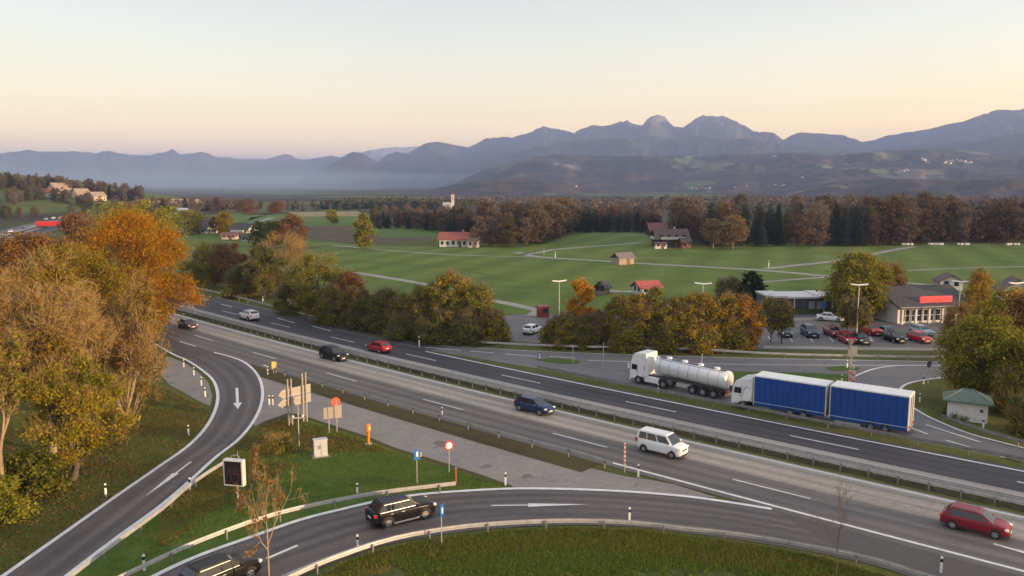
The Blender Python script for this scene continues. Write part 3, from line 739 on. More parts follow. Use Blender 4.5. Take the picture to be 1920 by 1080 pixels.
# ---------------- tank truck
WHITE = P('white_lacquer', (.74, .745, .75), .35, var=.04, coat=.5)
STEEL = P('polished_steel', (.70, .70, .70), .34, .22, var=.05, vscale=3)
GREYF = P('grey_frame', (.10, .10, .105), .6)
REDM = P('red_panel', (.45, .02, .03), .5)
STRIPE = P('blue_curtain', (.003, .055, .27), .42, var=.12, vscale=1.2)
def cab(root, x0, x1, W, H, m, high):
    """cab with its front at x1 (driving along +x), back wall at x0"""
    z0 = .42
    prof_ = [(x0, z0 + .55), (x1 - .05, z0), (x1 + .02, z0 + .3), (x1 + .03, 1.55), (x1 - .12, 2.45), (x1 - .32, H - .55), (x1 - .62, H - .12), (x1 - .95, H), (x0, H)]
    if not high: prof_ = [(x0, z0 + .55), (x1 - .05, z0), (x1 + .02, z0 + .3), (x1 + .03, 1.5), (x1 - .18, 2.5), (x1 - .45, 2.95), (x1 - .8, H - .35), (x0 + .05, H), (x0, H)]
    bm = bmesh.new(); n = len(prof_)
    V = [bm.verts.new((q[0], -W / 2, q[1])) for q in prof_] + [bm.verts.new((q[0], W / 2, q[1])) for q in prof_]
    for i in range(n): bm.faces.new((V[i], V[(i + 1) % n], V[n + (i + 1) % n], V[n + i]))
    bm.faces.new(V[:n][::-1]); bm.faces.new(V[n:])
    bmesh.ops.recalc_face_normals(bm, faces=bm.faces[:])
    bmesh.ops.bevel(bm, geom=[e for e in bm.edges if abs(e.verts[0].co.y - e.verts[1].co.y) < .01], offset=.11, segments=3, affect='EDGES')
    bm.verts.index_update(); mb = MB(); mb.add([v.co.copy() for v in bm.verts], [[v.index for v in f.verts] for f in bm.faces]); bm.free()
    c = mb.build('cab', m, root)
    ws = [(x1 - .005, 1.62), (x1 - .125, 2.42)] if high else [(x1 - .03, 1.58), (x1 - .17, 2.42)]
    dx = .03
    MB().add([(ws[0][0] + dx, -W / 2 + .14, ws[0][1]), (ws[0][0] + dx, W / 2 - .14, ws[0][1]), (ws[1][0] + dx, W / 2 - .2, ws[1][1]), (ws[1][0] + dx, -W / 2 + .2, ws[1][1]),
              (ws[0][0] - .05, -W / 2 + .14, ws[0][1]), (ws[0][0] - .05, W / 2 - .14, ws[0][1]), (ws[1][0] - .05, W / 2 - .2, ws[1][1]), (ws[1][0] - .05, -W / 2 + .2, ws[1][1])],
             [(0, 1, 2, 3), (0, 4, 5, 1), (1, 5, 6, 2), (2, 6, 7, 3), (3, 7, 4, 0)]).build('windscreen', GLASS, c)
    for s in (-1, 1):
        y = s * (W / 2 + .004)
        MB().prism([(x1 - .28, 1.66), (x1 - .33, 2.3), (x1 - 1.05, 2.3), (x1 - 1.05, 1.66)], y - .01, y + .01).build('side_window', GLASS, c)
        MB().box((x1 - 1.10, y, 1.55), (.03, .02, 1.9)).build('door_seam', GREYF, c)
        MB().box((x1 - .95, s * (W / 2 + .012), 1.45), (.22, .04, .06), 0, 0, .01).build('door_handle', BLACK, c)
        MB().box((x1 + .02, s * (W / 2 + .16), 2.05), (.16, .24, .62), 0, 0, .05).build('mirror', m if high else BLACK, c)
        MB().box((x1 + .0, s * (W / 2 - .28), .72), (.10, .42, .2), 0, 0, .03).build('headlight', LAMPG, c)
    MB().box((x1 + .03, 0, 1.05), (.05, W * .6, .5), 0, 0, .02).build('grille', BLACK, c)
    MB().box((x1 + .0, 0, .42), (.16, W * .96, .3), 0, 0, .06).build('bumper', m, c)
    return c
def axle(root, x, W, r=.5, dual=True):
    for s in (-1, 1): add_wheel(root, x, s * (W / 2 - .17), r, .34, r * .56)
def mudguard(root, x, W, r=.5):
    for s in (-1, 1):
        mb = MB(); y0, y1 = s * (W / 2 - .36), s * (W / 2 - .01)
        arc = [(x + (r + .10) * math.cos(a), r + (r + .10) * math.sin(a)) for a in np.linspace(.15, math.pi - .15, 9)]
        arc2 = [(x + (r + .13) * math.cos(a), r + (r + .13) * math.sin(a)) for a in np.linspace(.15, math.pi - .15, 9)]
        for i in range(8):
            mb.prism([arc[i], arc[i + 1], arc2[i + 1], arc2[i]], min(y0, y1), max(y0, y1))
        mb.build('mudguard', BLACK, root)

ta, tb = G(1197, 720.5), G(1337, 748.5)
th = math.atan2(*(ta - tb)[::-1])
tn = np.array((math.cos(th + math.pi / 2), math.sin(th + math.pi / 2)))
if tn[1] < 0: tn = -tn
tl = tb + tn * 1.2          # rear axle spot, x = 0 at the last trailer axle
tl_len = float(np.linalg.norm(ta - tb))
t = thing('tank_truck', 'articulated tank truck with white cab and shiny ribbed steel tank', 'truck', (tl[0], tl[1], .06), th)
ax = tl_len; W = 2.5
c = cab(t, ax - .95, ax + 1.25, W, 3.75, WHITE, True)
MB().prism([(ax - 1.0, 2.95), (ax - 1.0, 3.72), (ax - .6, 3.74), (ax - .6, 2.95)], -W / 2 + .03, W / 2 - .03).build('fairing', WHITE, t)
for s in (-1, 1):
    MB().box((ax - 1.12, s * (W / 2 - .06), 2.05), (.42, .05, 2.2), 0, 0, .02).build('side_fairing', WHITE, t)
    MB().box((ax - .80, s * (W / 2 + .012), 2.05), (.07, .03, .55)).build('marking_strip', REDM, t)
    MB().box((ax - 1.75, s * (W / 2 - .3), .72), (1.9, .5, .66), 0, 0, .08).build('side_skirt', WHITE, t)
    MB().box((3.7, s * (W / 2 - .12), .78), (2.0, .05, .42), 0, 0, .02).build('side_guard', CHROME, t)
    MB().box((5.7, s * (W / 2 - .35), .8), (.7, .5, .5), 0, 0, .05).build('storage_box', GREYF, t)
MB().box((ax / 2 - 1.0, 0, 1.02), (ax + .6, .9, .24)).box((ax - 1.9, 0, .85), (3.6, 1.0, .25)).box((1.2, 0, .72), (3.4, 1.3, .3)).build('chassis', GREYF, t)
axle(t, ax, W); axle(t, ax - 3.35, W)
for k in range(3): axle(t, k * 1.31, W); 
for k in (0, 1.31, 2.62, ax - 3.35): mudguard(t, k, W)
# tank: rounded section, slight droop to the rear
tank = MB(); x0, x1 = -1.35, ax - 1.9; secs = []
for x, k in [(x0 - .0, .03), (x0 + .02, .55), (x0 + .1, .86), (x0 + .26, 1), (x1 - .26, 1), (x1 - .1, .86), (x1 - .02, .55), (x1, .03)]:
    cz = 2.02 + .042 * (x - x0); a, b2 = 1.20 * k, .98 * k
    secs.append([(x, a * math.copysign(abs(math.cos(q)) ** .8, math.cos(q)), cz + b2 * math.copysign(abs(math.sin(q)) ** .8, math.sin(q))) for q in np.linspace(0, 2 * math.pi, 28, endpoint=False)])
tk = tank.ring(secs).build('tank', STEEL, t)
for x in np.linspace(x0 + .9, x1 - .9, 7):
    cz = 2.02 + .042 * (x - x0)
    mb = MB(); mb.ring([[(x + dx, (1.20 + .022) * math.copysign(abs(math.cos(q)) ** .8, math.cos(q)), cz + 1.002 * math.copysign(abs(math.sin(q)) ** .8, math.sin(q))) for q in np.linspace(0, 2 * math.pi, 28, endpoint=False)] for dx in (-.03, .03)], 0, True)
    mb.build('band', P('band_steel', (.42, .42, .43), .4, .4), tk)
MB().box(((x0 + x1) / 2, 0, 2.02 + .042 * (x1 - x0) / 2 + 1.0), (x1 - x0 - .9, .62, .06), 0, 0, 0, -.042).build('walkway', GREYF, tk)
for s in (-1, 1):
    MB().path([(x0 + .5, s * .62, 2.94), (x1 - .5, s * .62, 3.30)], .05, 6).build('side_rail', P('band_steel', (.42, .42, .43), .4), tk)
for x in np.linspace(x0 + 1.6, x1 - 1.5, 4):
    MB().cyl((x, 0, 2.98 + .042 * (x - x0)), (x, 0, 3.22 + .042 * (x - x0)), .36, .32, 14).build('hatch', WHITE, tk)
lad = MB()
for s in (-.2, .2): lad.cyl((x0 - .08, s + .5, .9), (x0 - .08, s + .5, 3.1), .02, .02, 6)
for z in np.arange(1.0, 3.1, .28): lad.cyl((x0 - .08, .3, z), (x0 - .08, .7, z), .015, .015, 5)
lad.build('ladder', CHROME, tk)
rb = MB(); rb.box((x0 - .05, 0, .62), (.08, 2.4, .34)).build('rear_guard', P('warning_red', (.55, .06, .04), .5), t)
for k in range(-2, 3): MB().box((x0 - .096, k * .48, .62), (.012, .2, .30), 0, 0, 0, 0, .5).build('warning_stripe', PLATE, t)
for s in (-1, 1): MB().box((x0 - .06, s * 1.0, .95), (.1, .34, .16), 0, 0, .02).build('taillight', TAILG, t)

# ---------------- blue curtain-side truck and its trailer
ba, bb = G(1392, 768), G(1690, 819)
bh = math.atan2(*(ba - bb)[::-1]); bd = np.array((math.cos(bh), math.sin(bh))); bn = np.array((-bd[1], bd[0]))
if bn[1] < 0: bn = -bn
def boxbody(root, x0, x1, W, z0, z1):
    b = MB().box(((x0 + x1) / 2, 0, (z0 + z1) / 2), (x1 - x0 - .14, W - .06, z1 - z0 - .1), 0, 0, .02).build('box_body', STRIPE, root)
    ro = MB(); ro.box(((x0 + x1) / 2, 0, z1 - .0), (x1 - x0, W + .01, .15), 0, 0, .04).build('roof', P('white_tarpaulin', (.72, .715, .70), .55, var=.08, vscale=2), root)
    for s in (-1, 1):
        MB().box(((x0 + x1) / 2, s * (W / 2 - .012), z0 + .05), (x1 - x0, .05, .12)).build('side_rail', P('dark_blue_rail', (.012, .04, .13), .5), b)
        MB().box(((x0 + x1) / 2, s * (W / 2 - .012), z0 + .36), (x1 - x0 - .2, .05, .05)).build('reflective_stripe', P('pale_stripe', (.40, .50, .62), .5), b)
        for k in range(int((x1 - x0) / .62)):
            MB().box((x0 + .45 + k * .62, s * (W / 2 - .016), (z0 + z1) / 2 + .12), (.045, .045, z1 - z0 - .62)).build('strap', P('dark_blue_strap', (.004, .046, .225), .5), b)
    for x, nm in ((x0 + .03, 'rear_frame'), (x1 - .03, 'front_frame')):
        fr = MB(); fr.box((x, 0, (z0 + z1) / 2), (.09, W, z1 - z0), 0, 0, .01)
        fr.build(nm, P('light_door', (.55, .54, .52), .45, var=.05), root)
    for y in (-.62, -.3, .3, .62): MB().cyl((x0 - .035, y, z0 + .1), (x0 - .035, y, z1 - .2), .02, .02, 6).build('lock_rod', GREYF, root)
def at_b(dist, side=1.25):
    q = ba - bd * dist + bn * side; return (q[0], q[1], .06)
LB = float(np.linalg.norm(ba - bb))
t2 = thing('curtain_side_truck', 'truck with white cab and blue curtain sides right behind the tank truck', 'truck', at_b(0), bh)   # x=0 at front axle
c2 = cab(t2, -.95, 1.25, 2.5, 3.5, WHITE, False)
for s in (-1, 1):
    for r0, a0, a1 in ((.74, .3, 2.6), (.62, -.4, 1.9), (.86, 3.4, 5.2)):
        lg = MB()
        for i in range(14):
            q0, q1 = [a0 + (a1 - a0) * (i + e) / 14 for e in (0, 1)]
            lg.prism([(-.42 + (r0 + e) * .62 * math.cos(q), 1.72 + (r0 + e) * math.sin(q)) for q, e in ((q0, -.02), (q1, -.02), (q1, .02), (q0, .02))], s * 1.252 - .004, s * 1.252 + .004)
        lg.build('ring_emblem', BLACK, c2)
MB().box((-2.6, 0, .86), (5.6, .9, .3)).build('chassis', GREYF, t2)
boxbody(t2, -8.35, -1.1, 2.5, .62, 3.72)
axle(t2, 0, 2.5, .48); axle(t2, -4.9, 2.5, .48); axle(t2, -6.2, 2.5, .48)
for s in (-1, 1):
    MB().box((-2.4, s * .95, .6), (1.5, .5, .5), 0, 0, .08).build('fuel_tank', RIM, t2)
    MB().box((-3.5, s * 1.18, .5), (1.2, .04, .3), 0, 0, .01).build('side_guard', GREYF, t2)
for s in (-1, 1): MB().box((-8.38, s * 1.0, .98), (.1, .34, .16), 0, 0, .02).build('taillight', TAILG, t2)
x0 = LB + .75
t3 = thing('curtain_side_trailer', 'blue curtain side trailer with white roof drawn by the blue truck', 'trailer', at_b(x0 - .0), bh)   # x=0 at its rear
boxbody(t3, .25, LB - 7.95, 2.5, .52, 3.82)
MB().box((3.7, 0, .8), (6.9, .9, .28)).box((7.6, 0, .72), (1.4, .14, .14)).build('chassis', GREYF, t3)
axle(t3, 2.2, 2.5, .44); axle(t3, 3.5, 2.5, .44)
for s in (-1, 1):
    MB().box((5.6, s * 1.19, .36), (2.4, .04, .3), 0, 0, .01).build('side_guard', CHROME, t3)
    MB().box((.22, s * 1.0, .9), (.1, .34, .16), 0, 0, .02).build('taillight', TAILG, t3)
MB().box((.2, 0, .55), (.08, 2.3, .12)).build('rear_guard', GREYF, t3)

# ---------------- parked cars
def parked(px_, py_, hd, name, label, cat, spec, col, **k):
    q = G(px_, py_); car(name, label, cat, q, R(hd), dict(spec, z=.05), col, simple=True, **k)
parked(1556, 602, -28, 'sedan', 'white car standing alone in the driving lane of the car park', 'car', SEDAN, ('white', (.74, .74, .73)))
parked(998, 625, 62, 'hatchback', 'white car alone on the empty part of the car park behind the bushes', 'car', HATCH, ('white', (.74, .74, .73)))
parked(1472, 630, -100, 'hatchback', 'dark green grey car parked first in the row beside the thin trees', 'car', HATCH, ('dark_green_grey', (.03, .04, .04)))
parked(1518, 630, -94, 'suv', 'dark blue SUV parked between two empty bays', 'car', SUV, ('slate_blue', (.03, .055, .09)))
parked(1561, 630, -90, 'estate_car', 'dark red estate car parked behind the bright red one', 'car', WAGON, ('crimson', (.17, .012, .03)))
parked(1588, 642, -94, 'hatchback', 'bright red car parked in front of the tall lamp post', 'car', HATCH, ('bright_red', (.36, .012, .03)))
parked(1613, 643, -92, 'suv', 'dark grey car parked directly behind the lamp post', 'car', WAGON, ('dark_grey', (.05, .05, .055)))
parked(1631, 627, -84, 'van', 'red minivan parked in the back row of the car park', 'van', dict(VAN, H=1.75), ('red', (.32, .012, .018)))
parked(1664, 630, -88, 'sedan', 'pale blue grey car hidden behind the black car', 'car', SEDAN, ('blue_grey', (.20, .26, .32)))
parked(1675, 640, -84, 'sedan', 'black car parked at the front of the row next to the small red one', 'car', SEDAN, ('black', (.010, .010, .013)))
parked(1727, 628, -80, 'estate_car', 'silver blue car parked behind the small red one', 'car', WAGON, ('silver_blue', (.32, .38, .42)))
parked(1723, 641, -80, 'hatchback', 'small scarlet car parked at the end of the front row', 'car', dict(HATCH, L=3.8), ('scarlet', (.45, .015, .02)))
parked(1786, 641, -80, 'hatchback', 'white car at the edge of the car park under the olive tree', 'car', HATCH, ('white', (.74, .74, .73)))

# ---------------- traffic far away on the bend
FARC = [((20, 436), 'white', (.74, .74, .73)), ((44, 428.5), 'grey', (.25, .25, .26)), ((68, 420), 'black', (.01, .01, .013)), ((12, 466), 'dark_grey', (.05, .05, .055)), ((28, 465), 'wine', (.05, .016, .022)),
        ((86, 412.5), 'silver_blue', (.32, .38, .42)), ((100, 410.5), 'white', (.74, .74, .73)), ((113, 410), 'silver_grey', (.4, .4, .4)), ((126, 408.5), 'white', (.74, .74, .73)), ((5, 478), 'crimson', (.17, .012, .03)), ((6, 448), 'dark_blue', (.012, .028, .085))]
FL = ['white car on the distant bend, nearest to the picture edge in the far lanes', 'grey car on the distant bend between a white and a black one', 'black car just behind the distant red lorry', 'dark grey car at the edge of the brown trees on the distant bend',
      'wine red car beside the dark grey one above the brown trees', 'silver blue car first in the distant queue past the red lorry', 'white car second in the distant queue past the red lorry', 'silver grey car third in the distant queue past the red lorry', 'white car last in the distant queue past the red lorry', 'crimson car at the left edge of the picture above the brown trees', 'dark blue car at the left edge of the picture on the far lanes']
for ((q, cn, cc), lb) in zip(FARC, FL):
    p = G(*q); i = int(np.argmin(np.linalg.norm(REF - p, axis=1))); tt = REF[min(i + 1, len(REF) - 1)] - REF[i]
    far = float((p - REF[i]) @ REFN[i]) > 0
    car('sedan', lb, 'car', p, math.atan2(tt[1], tt[0]) + (math.pi if far else 0), SEDAN if 'white' in cn else HATCH, (cn, cc), group='cars on the distant bend', simple=True)
p = G(98, 427.5); i = int(np.argmin(np.linalg.norm(REF - p, axis=1))); tt = REF[i + 1] - REF[i]
t4 = thing('lorry', 'long bright red lorry on the distant bend', 'truck', (p[0], p[1], .06), R(8))
MB().box((-1.2, 0, 2.35), (13.2, 2.5, 2.5), 0, 0, .05).build('box_body', P('lorry_red', (.55, .035, .035), .35, var=.2, vscale=.8), t4)
MB().box((-1.2, 0, 1.0), (13.0, .9, .3)).build('chassis', GREYF, t4)
cab(t4, 5.7, 7.7, 2.5, 3.4, P('lorry_cab_red', (.5, .04, .04), .35), False)
for x in (6.4, 3.0, -3.5, -4.8, -6.1): axle(t4, x, 2.5)
# ============================================================ guardrails
GALV = P('galvanised_steel', (.42, .41, .40), .5, .25, var=.15, vscale=2)
GALVD = P('weathered_steel', (.22, .21, .20), .6, .15, var=.2, vscale=2)
POSTM = P('post_steel', (.20, .19, .18), .6, .1)
_post = None
def guardrail(name, label, L, posts=4.0, double=False, zt=.78, group='guardrails along the roads', mat_=None, post_side=1, pm=None):
    """corrugated beam along polyline L (2-D), posts at even spacing"""
    L = np.asarray(L); o = L[len(L) // 2]
    root = thing(name, label, 'guardrail', (o[0], o[1], 0), 0, group)
    Lr = L - o; n = normals(Lr)
    pr = [(.0, -.155), (.045, -.11), (.045, -.06), (.0, -.02), (.0, .02), (.045, .06), (.045, .11), (.0, .155)]
    for sgn in ((1, -1) if double else (1,)):
        k = len(pr); V = []
        for (x, y), (nx, ny) in zip(Lr, n):
            for a, z in pr:
                q = sgn * ((.12 if double else .04) + a); V.append((x + nx * q, y + ny * q, zt - .155 + z))
            for a, z in pr[::-1]:
                q = sgn * ((.12 if double else .04) + a - .02); V.append((x + nx * q, y + ny * q, zt - .155 + z))
        kk = 2 * k; i, j = np.meshgrid(np.arange(len(Lr) - 1), np.arange(kk), indexing='ij')
        Q = np.stack([i * kk + j, i * kk + (j + 1) % kk, (i + 1) * kk + (j + 1) % kk, (i + 1) * kk + j], 2).reshape(-1, 4)
        me = np_mesh('beam', np.array(V), mats=[mat_ or GALV], Q=Q)
        bm = bmesh.new(); bm.from_mesh(me); bmesh.ops.recalc_face_normals(bm, faces=bm.faces[:]); bm.to_mesh(me); bm.free()
        link('beam', me, root)
    pmesh = (MB().box((0, 0, zt / 2 - .02), (.12, .12, zt - .04)) if double else MB().box((0, 0, zt / 2 - .05), (.09, .10, zt - .1))).mesh('post', pm or POSTM)
    s = np.concatenate([[0], np.cumsum(np.linalg.norm(np.diff(Lr, axis=0), axis=1))])
    for d in np.arange(.4, s[-1], posts):
        i = min(int(np.searchsorted(s, d)), len(Lr) - 1); i = max(1, i)
        f = (d - s[i - 1]) / max(1e-6, s[i] - s[i - 1]); q = Lr[i - 1] * (1 - f) + Lr[i] * f
        p = link('post', pmesh, root); p.location = (q[0] - (0 if double else n[i][0] * .05 * post_side), q[1] - (0 if double else n[i][1] * .05), 0); p.rotation_euler = (0, 0, math.atan2(*(Lr[i] - Lr[i - 1])[::-1]))
    return root
def g75(*pts, step=1.5): return cr([G(a, b, .75) for a, b in pts], step)
guardrail('guardrail', 'dark double guardrail in the grass median, nearer row', line(7.35, -95, 78), 2.2, False, mat_=GALV, zt=.85)
guardrail('guardrail', 'grey guardrail on the median, row beside the far carriageway', line(8.45, -95, 78)[::-1], 2.2, False, mat_=GALV, zt=.85)
guardrail('guardrail', 'weathered guardrail on the green strip in front of the trucks', line(18.6, -2, 90), 4, mat_=GALVD)
guardrail('guardrail', 'long guardrail along the hedge and car park on the far side', g75((345, 533), (380, 541), (467, 561), (555, 584), (655, 606), (755, 624), (800, 632), (869, 638), (1057, 647), (1280, 652), (1447, 661), (1572, 664.5), (1772, 667.5)), 4)
guardrail('guardrail', 'guardrail along the outer edge of the off-ramp by the display board', g75((424, 862), (408, 871), (358, 904), (304, 950), (225, 1007), (150, 1062), (105, 1100)), 4)
guardrail('guardrail', 'guardrail on the grass island above the slip road, ending at the red post', g75((200, 1092), (229, 1077), (333, 1028), (417, 994), (521, 959), (640, 933), (723, 919), (855, 903.5)), 4)
guardrail('guardrail', 'curved guardrail around the tall grass at the bottom', g75((480, 1113), (530, 1085), (600, 1053), (640, 1038), (707, 1015), (777, 998), (877, 983), (982, 975.5), (1082, 973), (1186, 976.5), (1280, 987), (1405, 1001), (1547, 1026), (1638, 1045), (1738, 1076), (1850, 1115)), 4)
guardrail('guardrail', 'guardrail between the highway and the grey track, bent away at its end', np.concatenate([line(-4.35, -27, 18), cr(np.array([line(-4.35, 18, 19.6)[0], G(1100, 866), G(1148, 884)]), 1.0)[1:]]), 4, mat_=GALV)
guardrail('guardrail', 'guardrail in front of the hut with the green roof', g75((1765, 776), (1800, 789), (1850, 806), (1920, 826), (1990, 846)), 4, mat_=GALVD)

# ============================================================ delineator posts
PW = P('post_white', (.72, .72, .70), .5); PB = P('post_black', (.02, .02, .02), .5)
def delineator(px_, py_, label, group, h=1.05):
    q = G(px_, py_); o = thing('delineator_post', label, 'road post', (q[0], q[1], 0), rnd.uniform(-.5, .5), group)
    b = link('post', DEL[0], o); b.scale = (1, 1, h / 1.05); d = link('dark_band', DEL[1], o); d.scale = (1, 1, h / 1.05)
rnd = random.Random(5)
tri = [(-.075, -.06), (.075, -.06), (.05, .07), (-.05, .07)]
DEL = (MB().prism(tri, 0, 1.02, 'z').prism([(-.05, -.05), (.05, -.05), (.03, .05), (-.03, .05)], 1.02, 1.06, 'z').mesh('post', PW), MB().prism([(a * 1.06, b * 1.06) for a, b in tri], .70, .92, 'z').mesh('dark_band', PB))
def dels(label, group, *pts, h=1.05):
    for p in pts: delineator(p[0], p[1], label, group, h)
dels('white delineator post at the inner kerb of the off-ramp bend beside the bare tree', 'posts on the off-ramp bend', (345, 689), (364, 704), (378, 723), (385, 744))
dels('white delineator post on the leaf covered verge below the ramp bend', 'posts on the leafy verge', (354, 817), (199, 931))
dels('white post at the outer off-ramp guardrail left of the display board', 'posts at the ramp rail', (356, 920))
dels('white post at the lower guardrail near the bottom edge left of the sapling', 'posts at the island rail', (271, 1070))
dels('one of two white posts side by side left of the arrow board', 'twin posts at the ramp nose', (505, 759), (512, 759))
dels('white post on the highway edge below the yellow sign board', 'post at the ramp nose', (502, 702))
dels('white delineator post at the highway edge line above the grey track', 'post above the track', (829, 782))
dels('white post at the tip of the grass island next to the grey track', 'post at the island tip', (948, 910))
dels('white post right of the red striped marker on the merging nose', 'post at the merging nose', (1197, 894))
dels('white post behind the guardrail on the tall grass side of the slip road', 'posts along the slip road', (671, 1031), (1180, 978))
dels('white post at the bottom right edge of the slip road', 'post near the corner', (1764, 1074))
dels('short white post on the island guardrail above the black SUV', 'post above the SUV', (670, 925), h=.8)
dels('white post on the small grass island of the exit road', 'post on small island', (1012, 673), h=1.2)
dels('white post on the grass island behind the blue truck', 'post behind the blue truck', (1578, 719))
dels('white post beside the grey sign at the ramp junction', 'posts at the junction', (1588, 690), (1601, 692))
dels('white post on the kerb of the grass corner with the hut', 'posts at the hut corner', (1731, 721), (1724, 755))
dels('white post at the guardrail in front of the hut', 'post at the hut rail', (1843, 804))
dels('white post on the guardrail in front of the tank truck', 'post by the tank truck', (1234, 737))
dels('white post at the far guardrail below the hedge', 'posts at the far guardrail', (674, 607), (493, 565), (845, 634), (1337, 657))
dels('yellowish post between highway and exit lane', 'post at the exit lane', (786, 651), h=1.6)
dels('white marker post standing in the meadow beside the field path', 'marker posts in the meadow', (1441, 501), (1020, 477), (1041, 483), h=2.0)
dels('short white post at the near guardrail beside the dark hedge', 'posts under the yellow hedge', (1198, 652), (1093, 656))

# ============================================================ signs and small street furniture
SGREY = P('sign_back_grey', (.36, .31, .26), .5, var=.06)
BLUE = P('sign_blue', (.01, .13, .42), .4); RED = P('sign_red', (.55, .02, .03), .4); SWHITE = P('sign_white', (.75, .75, .74), .4)
YEL = P('sign_yellow', (.62, .45, .06), .45); ORANGE = P('orange_plastic', (.78, .22, .02), .4); TEAL = P('teal_panel', (.02, .30, .30), .4)
ORED = P('orange_red_paint', (.62, .10, .05), .45)
def pole(root, h, r=.035, x=0, y=0, m=None, z0=0): return MB().cyl((x, y, z0), (x, y, h), r, r, 8).build('pole', m or GALV, root)
def at(px_, py_): q = G(px_, py_); return (q[0], q[1], 0)
# direction board seen from behind
A0, A1 = G(541, 801), G(571, 789); ad = math.atan2(*(A1 - A0)[::-1]); ad = R(50)
o = thing('direction_sign', 'back of a large two part arrow board pointing left on lattice posts', 'road sign', (*((A0 + A1) / 2), 0), ad)
for i, z in enumerate((2.35, 3.3)):
    k = .12 * i
    b = MB().prism([(-1.5, z - .44), (1.75, z - .44), (1.75, z + .44), (-1.5, z + .44), (-2.1 + k, z)], -.03, .03)
    b.build('arrow_panel', SGREY, o)
    for dz in (-.28, .28): MB().box((.0, -.07, z + dz), (3.1, .06, .07)).build('stiffener', GALV, o)
for x in (-.8, .9):
    for dx in (-.2, .2):
        MB().cyl((x + dx, -.16, 0), (x + dx, -.16, 5.0 if x > 0 else 4.7), .09, .09, 8).build('post', SGREY, o)
    la = MB()
    for k in range(6): la.cyl((x - .2, -.16, .3 + k * .3), (x + .2, -.16, .6 + k * .3), .02, .02, 5)
    la.build('lattice', GALV, o)
# round sign with board backs
o = thing('road_sign', 'round no stopping sign with grey board backs beside the grey track', 'road sign', at(624, 812), R(25))
MB().cyl((.35, -.03, 3.0), (.35, .03, 3.0), .42, .42, 20).build('sign_disc', P('sign_back_pale', (.5, .42, .38), .5), o)
MB().cyl((.35, -.035, 3.0), (.35, .035, 3.0), .45, .45, 20).build('red_rim', ORED, o)
MB().box((-.25, .05, 2.0), (1.1, .05, 1.1)).build('board', SGREY, o); MB().box((.55, -.04, 2.05), (.7, .05, 1.25)).build('board', SGREY, o)
pole(o, 2.6, .05, -.35); pole(o, 3.2, .05, .4)
# detector mast with cross bar
o = thing('detector_mast', 'thin mast with a short cross bar of sensors on the grass island', 'mast', at(561, 839), R(20))
pole(o, 4.0, .05); MB().box((0, 0, 2.75), (1.0, .10, .12), 0, 0, .03).build('cross_bar', SGREY, o)
for x in (-.42, .4): MB().box((x, 0, 2.9), (.16, .2, .2), 0, 0, .04).build('sensor', SWHITE, o)
# electrical cabinet
o = thing('switch_cabinet', 'pale switch cabinet with a vent grille standing in the grass', 'cabinet', at(601, 856), R(22))
MB().box((0, 0, .78), (1.15, .62, 1.5), 0, 0, .05).build('housing', P('cabinet_grey', (.50, .50, .48), .5), o)
MB().box((0, 0, 1.56), (1.22, .70, .08), 0, 0, .03).build('lid', P('cabinet_lid', (.52, .52, .5), .5), o)
MB().box((-.1, -.315, .95), (.3, .03, .3)).build('vent', P('vent_grey', (.25, .25, .25), .6), o)
MB().box((.02, -.314, .75), (.02, .02, 1.2)).build('door_seam', GREYF, o)
MB().box((0, 0, .03), (1.5, 1.0, .08)).build('plinth', PATHM, o)
# emergency phone
o = thing('emergency_phone', 'bright orange emergency phone pillar at the edge of the grey track', 'emergency phone', at(691, 833), R(20))
MB().cyl((0, 0, .1), (0, 0, 1.35), .15, .15, 12).build('pillar', ORANGE, o)
MB().box((0, 0, 1.72), (.42, .40, .80), 0, 0, .08).build('phone_head', ORANGE, o)
MB().box((.1, -.205, 1.72), (.24, .02, .4)).build('speaker_panel', P('phone_yellow', (.85, .55, .15), .4), o)
MB().cyl((0, 0, 0), (0, 0, .12), .4, .38, 12).build('foot', SGREY, o)
o.scale = (.9, .9, .9)
# blue board, round no entry type sign
o = thing('parking_sign', 'square blue sign on a thin pole in the grass island', 'road sign', at(782, 906), R(30))
pole(o, 2.7, .04); MB().box((0, -.05, 2.35), (.56, .04, .85), 0, 0, .01).build('sign_panel', BLUE, o); MB().box((.02, -.075, 2.4), (.16, .01, .42)).build('white_symbol', SWHITE, o)
MB().box((.36, .0, 2.3), (.16, .1, .4), 0, 0, .03).build('reflector', SGREY, o)
o = thing('no_entry_sign', 'round white sign with red ring at the track edge', 'road sign', at(842, 886), R(30))
pole(o, 2.2, .04); MB().cyl((0, -.05, 2.3), (0, -.02, 2.3), .42, .42, 24).build('red_ring', RED, o); MB().cyl((0, -.07, 2.3), (0, -.05, 2.3), .29, .29, 24).build('white_disc', SWHITE, o)
o = thing('end_post', 'red post standing at the end of the island guardrail', 'road post', at(855, 908), 0)
MB().box((0, 0, .65), (.1, .1, 1.3), 0, 0, .02).build('post', ORED, o); MB().box((0, 0, 1.34), (.14, .14, .08)).build('cap', SGREY, o)
o = thing('blue_sign', 'narrow blue sign seen edge on beside the slip road guardrail', 'road sign', at(828, 1021), R(68))
pole(o, 2.7, .04); MB().box((0, -.05, 2.35), (.55, .05, .8), 0, 0, .01).build('sign_panel', BLUE, o); MB().box((0, -.08, 2.35), (.2, .01, .4)).build('white_symbol', SWHITE, o)
# red and white guide beacon at the nose
o = thing('guide_beacon', 'tall red and white striped marker at the merging nose', 'road marker', at(1171, 886), R(-15))
pole(o, 1.0, .03); MB().box((0, 0, 1.55), (.15, .04, 1.9)).build('marker_panel', SWHITE, o)
for k in range(5): MB().box((0, -.012, .85 + k * .37), (.155, .04, .15), 0, 0, 0, 0).build('red_stripe', ORED, o)
